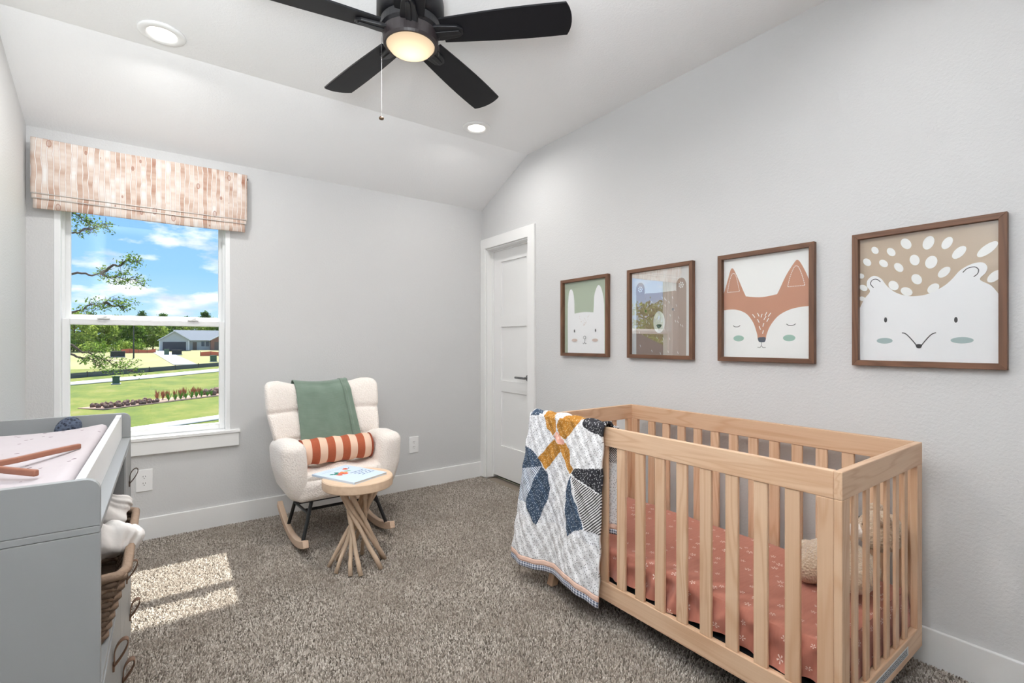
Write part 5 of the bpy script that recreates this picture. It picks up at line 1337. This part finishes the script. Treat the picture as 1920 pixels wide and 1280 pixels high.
    limbs = [  # polylines in local coordinates; the ends hang in front of the window
        [(0.1, 0, 4.2), (1.2, 0, 5.3), (2.31, 0, 5.54), (2.56, 0, 5.55), (2.76, 0, 5.55), (2.93, 0, 5.52), (3.11, 0, 5.52), (3.27, 0, 5.46)],
        [(2.76, 0, 5.55), (2.86, 0, 5.7), (3.0, 0, 5.74), (3.11, 0, 5.82), (3.24, 0, 5.81)],
        [(0.1, 0, 5.0), (1.2, 0, 6.0), (2.3, 0, 6.16), (2.43, 0, 6.21), (2.56, 0, 6.29), (2.69, 0, 6.33), (2.82, 0, 6.44)],
        [(0.1, 0, 5.6), (1.2, 0, 6.4), (2.3, 0, 6.54), (2.48, 0, 6.5), (2.59, 0, 6.38)],
        [(0.05, 0, 3.6), (1.2, 0, 4.5), (2.31, 0, 4.85), (2.46, 0, 4.93), (2.62, 0, 5.03), (2.79, 0, 5.08), (2.93, 0, 5.16)],
        [(2.79, 0, 5.08), (2.93, 0, 5.05), (3.04, 0, 5.0)],
        [(0.05, 0, 3.2), (1.3, 0, 4.4), (2.31, 0, 4.44), (2.46, 0, 4.31), (2.62, 0, 4.22), (2.79, 0, 4.13), (2.97, 0, 4.02), (3.15, 0, 3.93)],
        [(1.3, 0, 4.4), (2.31, 0, 4.23), (2.49, 0, 4.19), (2.66, 0, 4.12), (2.75, 0, 3.97)]]
    pts = []
    for l in limbs:
        b = MB(); n = len(l); P = []
        for i in range(n-1):
            for k in range(5): P.append(Vector(l[i]).lerp(Vector(l[i+1]), k/5)+Vector((0, 0, 0.02*math.sin(i*5+k*1.3))))
        P.append(Vector(l[-1])); m = len(P)
        b.tube([tuple(p) for p in P], [0.026*(1-i/m)**1.3+0.0035 for i in range(m)], 7)
        for i in range(m//2, m):
            for s in range(2):
                d = Vector((rnd.uniform(-.05, .3), rnd.uniform(-.15, .15), rnd.uniform(-.18, .2)))*0.6
                b.tube([tuple(P[i]), tuple(P[i]+d*.5+Vector((0, 0, .02))), tuple(P[i]+d)], [.005, .0035, .002], 5)
                if rnd.random() < 0.5: pts.append(tuple(P[i]+d)); pts.append(tuple(P[i]+d*.7))
        b.build('branch', 'bark', t)
    link_mesh('foliage', leaf_mesh('foliage', pts, 9, (0.09, 0.09, 0.06), 0.024, 77), 'leaf_a', t)
build_trees()

def build_plants():
    rnd = random.Random(4)
    A, B = Vector((-3.7, 42.35)), Vector((9.0, 52.1)); d = (B-A).normalized(); nr = Vector((-d.y, d.x))
    # brown rounded shrub
    def shrub_mesh(seed):
        bm = bmesh.new(); bmesh.ops.create_icosphere(bm, subdivisions=2, radius=0.5)
        for v in bm.verts:
            k = 1+0.35*mnoise.noise(v.co*5+Vector((seed, 0, 0))); v.co *= k; v.co.z = v.co.z*1.15+0.42
        me = bpy.data.meshes.new('shrub'); bm.to_mesh(me); bm.free(); me.materials.append(M('shrub_brown')); return me
    sm_ = [shrub_mesh(i*3.1) for i in range(4)]
    def put(me, u, off, sc, lab, group, name, cat='shrub'):
        p = A+(B-A)*u+nr*off; o = bpy.data.objects.new(name, me); COL.objects.link(o)
        o.location = (p.x, p.y, float(ground_z(p.x, p.y))+0.03); o.scale = (sc,)*3; o.rotation_euler = (0, 0, rnd.uniform(0, 6)); tag(o, lab, cat, group)
    for i in range(11):
        for r_ in (-1, 0, 1):
            put(sm_[rnd.randrange(4)], 0.02+0.021*i+rnd.uniform(-.006, .006), r_*0.75+rnd.uniform(-.15, .15), rnd.uniform(.22, .32), 'small brown shrub at the low corner of the planting bed', 'small brown shrubs in the planting bed', 'garden_shrub')
    for i in range(14):
        for r_ in (-0.6, 0.5):
            put(sm_[rnd.randrange(4)], 0.54+0.034*i+rnd.uniform(-.006, .006), r_+rnd.uniform(-.12, .12), rnd.uniform(.46, .60), 'rounded brown shrub in the paired row of the planting bed', 'rounded brown shrubs in the planting bed', 'garden_shrub')
    # taller green and reddish plants between
    def tuft(seed, mat):
        rg = random.Random(seed); m = MB()
        for k in range(34):
            a = rg.uniform(0, 6.28); r = rg.uniform(.1, .38); h = rg.uniform(.45, 1.0); w = 0.035
            x, y = r*math.cos(a), r*math.sin(a); nx, ny_ = -math.sin(a)*w, math.cos(a)*w
            m.add([(nx*.6, ny_*.6, 0), (-nx*.6, -ny_*.6, 0), (x*.7-nx, y*.7-ny_, h*.7), (x, y, h), (x*.7+nx, y*.7+ny_, h*.7)], [(0, 1, 2, 3, 4)])
        me = bpy.data.meshes.new('tuft'); me.from_pydata(m.v, [], m.f); me.materials.append(M(mat)); return me
    tg, tr = [tuft(i, 'plant_green') for i in range(3)], [tuft(i+9, 'plant_red') for i in range(3)]
    for i in range(9):
        put(tg[i % 3], 0.285+0.028*i, -0.75+rnd.uniform(-.1, .1), rnd.uniform(.55, .75), 'upright bright green plant along the near edge of the planting bed', 'green plants in the planting bed', 'garden_plant', 'plant')
        put(tr[i % 3], 0.29+0.028*i, 0.5+rnd.uniform(-.2, .2), rnd.uniform(.7, .95), 'reddish green plant at the back of the planting bed', 'reddish plants in the planting bed', 'garden_plant', 'plant')
build_plants()

def build_far_things():
    # bungalow across the field
    hx, hy = 5.6, 152.0; z0 = float(ground_z(hx, hy)); h = empty('bungalow', (hx, hy, z0), label='far grey bungalow with two garage gables across the field', cat='house')
    def gable(name, x0, x1, y0, y1, eave, ridge, mat):
        xm = (x0+x1)/2; MB().prism([(x0, 0), (x1, 0), (x1, eave), (xm, ridge), (x0, eave)], 1, y0, y1).build(name, mat, h)
        for a, b in (((x0-.35, eave-.18), (xm, ridge+.05)), ((x1+.35, eave-.18), (xm, ridge+.05))):
            MB().prism([a, b, (b[0], b[1]+.18), (a[0], a[1]+.18)], 1, y0-.4, y1+.3).build('gable_roof', 'shingle', h)
            MB().prism([(a[0], a[1]-.02), (b[0], b[1]-.02), (b[0], b[1]+.2), (a[0], a[1]+.2)], 1, y0-.46, y0-.4).build('bargeboard', 'siding_white', h)
    box('main_wall', 'siding_grey', h, -3.0, 12, 0, 9, 0, 2.7, 0)
    MB().prism([(-0.6, 2.55), (9.6, 2.55), (4.5, 5.3)], 0, -3.4, 12.4).build('main_roof', 'shingle', h)
    gable('garage_wing', -6.4, -0.2, -4, 3, 2.55, 4.7, 'siding_grey'); gable('brick_wing', 4.6, 10.4, -2, 3, 2.55, 4.2, 'brick_red')
    box('garage_door', 'garage_dark', h, -5.7, -0.9, -4.08, -4.0, 0, 2.15, 0); box('garage_door', 'garage_brown', h, 5.4, 9.6, -2.08, -2.0, 0, 2.15, 0)
    for x in (2.6, 3.6): box('window', 'far_glass', h, x, x+.7, -0.06, 0.0, 1.0, 2.2, 0)
    box('front_door', 'garage_brown', h, 0.7, 1.6, -0.06, 0.0, 0, 2.1, 0)
    box('porch', 'siding_white', h, 10.6, 15, -2.5, 4, 0, 2.4, 0); MB().prism([(-3, 2.4), (4.6, 2.4), (0.8, 5.0)], 0, 10.4, 15.6).build('porch_roof', 'shingle', h)
    for x in (-6.3, -0.3): box('corner_trim', 'siding_white', h, x-.12, x+.12, -4.1, -3.95, 0, 2.5, 0)
    # neighbouring house beside this one, seen mirrored in a picture
    n = empty('neighbour_house', (-21.5, 19.5, -3.2), rz=R(-52), label='neighbouring house with grey roof, mirrored in the bear picture', cat='house')
    box('wall', 'siding_white', n, -9, 9, 0, 9, 0, 2.7, 0)
    MB().prism([(-0.6, 2.6), (9.6, 2.6), (4.5, 5.2)], 0, -9.6, 9.6).build('roof', 'shingle', n)
    for x in (-6, -1.5, 3.5): box('window', 'far_glass', n, x, x+1.1, -0.05, 0, 0.8, 2.1, 0)
    rnd = random.Random(8)
    for k, (x, y, hh) in enumerate(((-30, 35, 7.8), (-36, 29, 8.2), (-45, 39, 9), (-44, 25, 8.5))):
        t = empty('garden_tree', (x, y, -3.2), label=('leafy tree behind the neighbouring house roof', 'tree to the side behind the neighbouring house', 'green tree nearest the neighbouring house gable', 'tallest tree well behind the neighbouring house')[k], cat='tree', group='trees behind the neighbouring house')
        MB().tube([(0, 0, 0), (0.1, 0, hh*.5), (0, 0, hh*.9)], [.3, .2, .05], 8).build('trunk', 'bark', t)
        link_mesh('foliage', leaf_mesh('foliage', crown_pts(hh, 4.2, 130, rnd, .15), 16, (1.1, 1.1, .7), 0.3, k), 'leaf_a', t)
    # lamp post, utility boxes, safety netting
    p = empty('lamp_post', (-4.6, 118, float(ground_z(0, 118))), label='thin dark lamp post standing in the far field', cat='lamp post')
    MB().tube([(0, 0, 0), (0, 0, 6.6)], [0.13, 0.09], 8).build('post', 'utility_dark', p); MB().tube([(0, 0, 6.5), (0.5, 0, 6.75), (1.0, 0, 6.7)], 0.06, 6).build('lamp_arm', 'utility_dark', p); MB().box(0.8, 1.4, -.12, .12, 6.62, 6.74).build('lamp_head', 'utility_dark', p)
    def ubox(x, y, w, d, hh, mat, lab):
        o = empty('utility_box', (x, y, float(ground_z(x, y))), label=lab, cat='utility box'); MB().box(-w/2, w/2, -d/2, d/2, 0, hh).build('cabinet', mat, o, bevel=0.04); MB().box(-w/2-.05, w/2+.05, -d/2-.05, d/2+.05, hh, hh+.08).build('lid', mat, o); MB().box(-w/2-.1, w/2+.1, -d/2-.1, d/2+.1, 0, .1).build('plinth', 'concrete', o)
    ubox(-7.2, 122, 2.2, 1.2, 1.1, 'utility_dark', 'dark utility box in the far field beside the lamp post')
    ubox(0.6, 128, 0.9, .8, 1.2, 'utility_green', 'small green utility box in front of the far garage')
    ubox(2.4, 128, 1.8, 1.0, 1.0, 'utility_dark', 'dark utility box on the driveway before the far garage')
    ubox(7.4, 103, 1.0, .9, 1.1, 'utility_green', 'green utility box near the window edge beyond the road')
    ubox(-4.05, 66.2, 0.6, .5, .8, 'utility_green', 'green utility box beside the road near the silt fence')
    def net(x0, x1, y, lab):
        o = empty('safety_netting', ((x0+x1)/2, y, float(ground_z(0, y))), label=lab, cat='netting'); n_ = max(3, int((x1-x0)/1.2)); xs = np.linspace(x0, x1, n_)-(x0+x1)/2
        for i in range(n_-1):
            h0, h1 = 0.8+.2*math.sin(i*1.7), 0.8+.2*math.sin(i*1.7+1.7)
            MB().add([(xs[i], -.02, 0), (xs[i+1], -.02, 0), (xs[i+1], -.02, h1), (xs[i], -.02, h0), (xs[i], .02, 0), (xs[i+1], .02, 0), (xs[i+1], .02, h1), (xs[i], .02, h0)], [(0, 1, 2, 3), (7, 6, 5, 4), (3, 2, 6, 7), (0, 4, 5, 1), (0, 3, 7, 4), (1, 5, 6, 2)]).build('net_panel', 'orange_net', o)
        for x in xs: MB().tube([(x, 0, 0), (x, 0, 1.05)], .04, 6).build('net_post', 'utility_dark', o)
    net(-7.6, -1.4, 138, 'orange safety netting between the lamp post and the far garage'); net(6.4, 12.0, 122, 'orange safety netting by the driveway of the far house')
build_far_things()
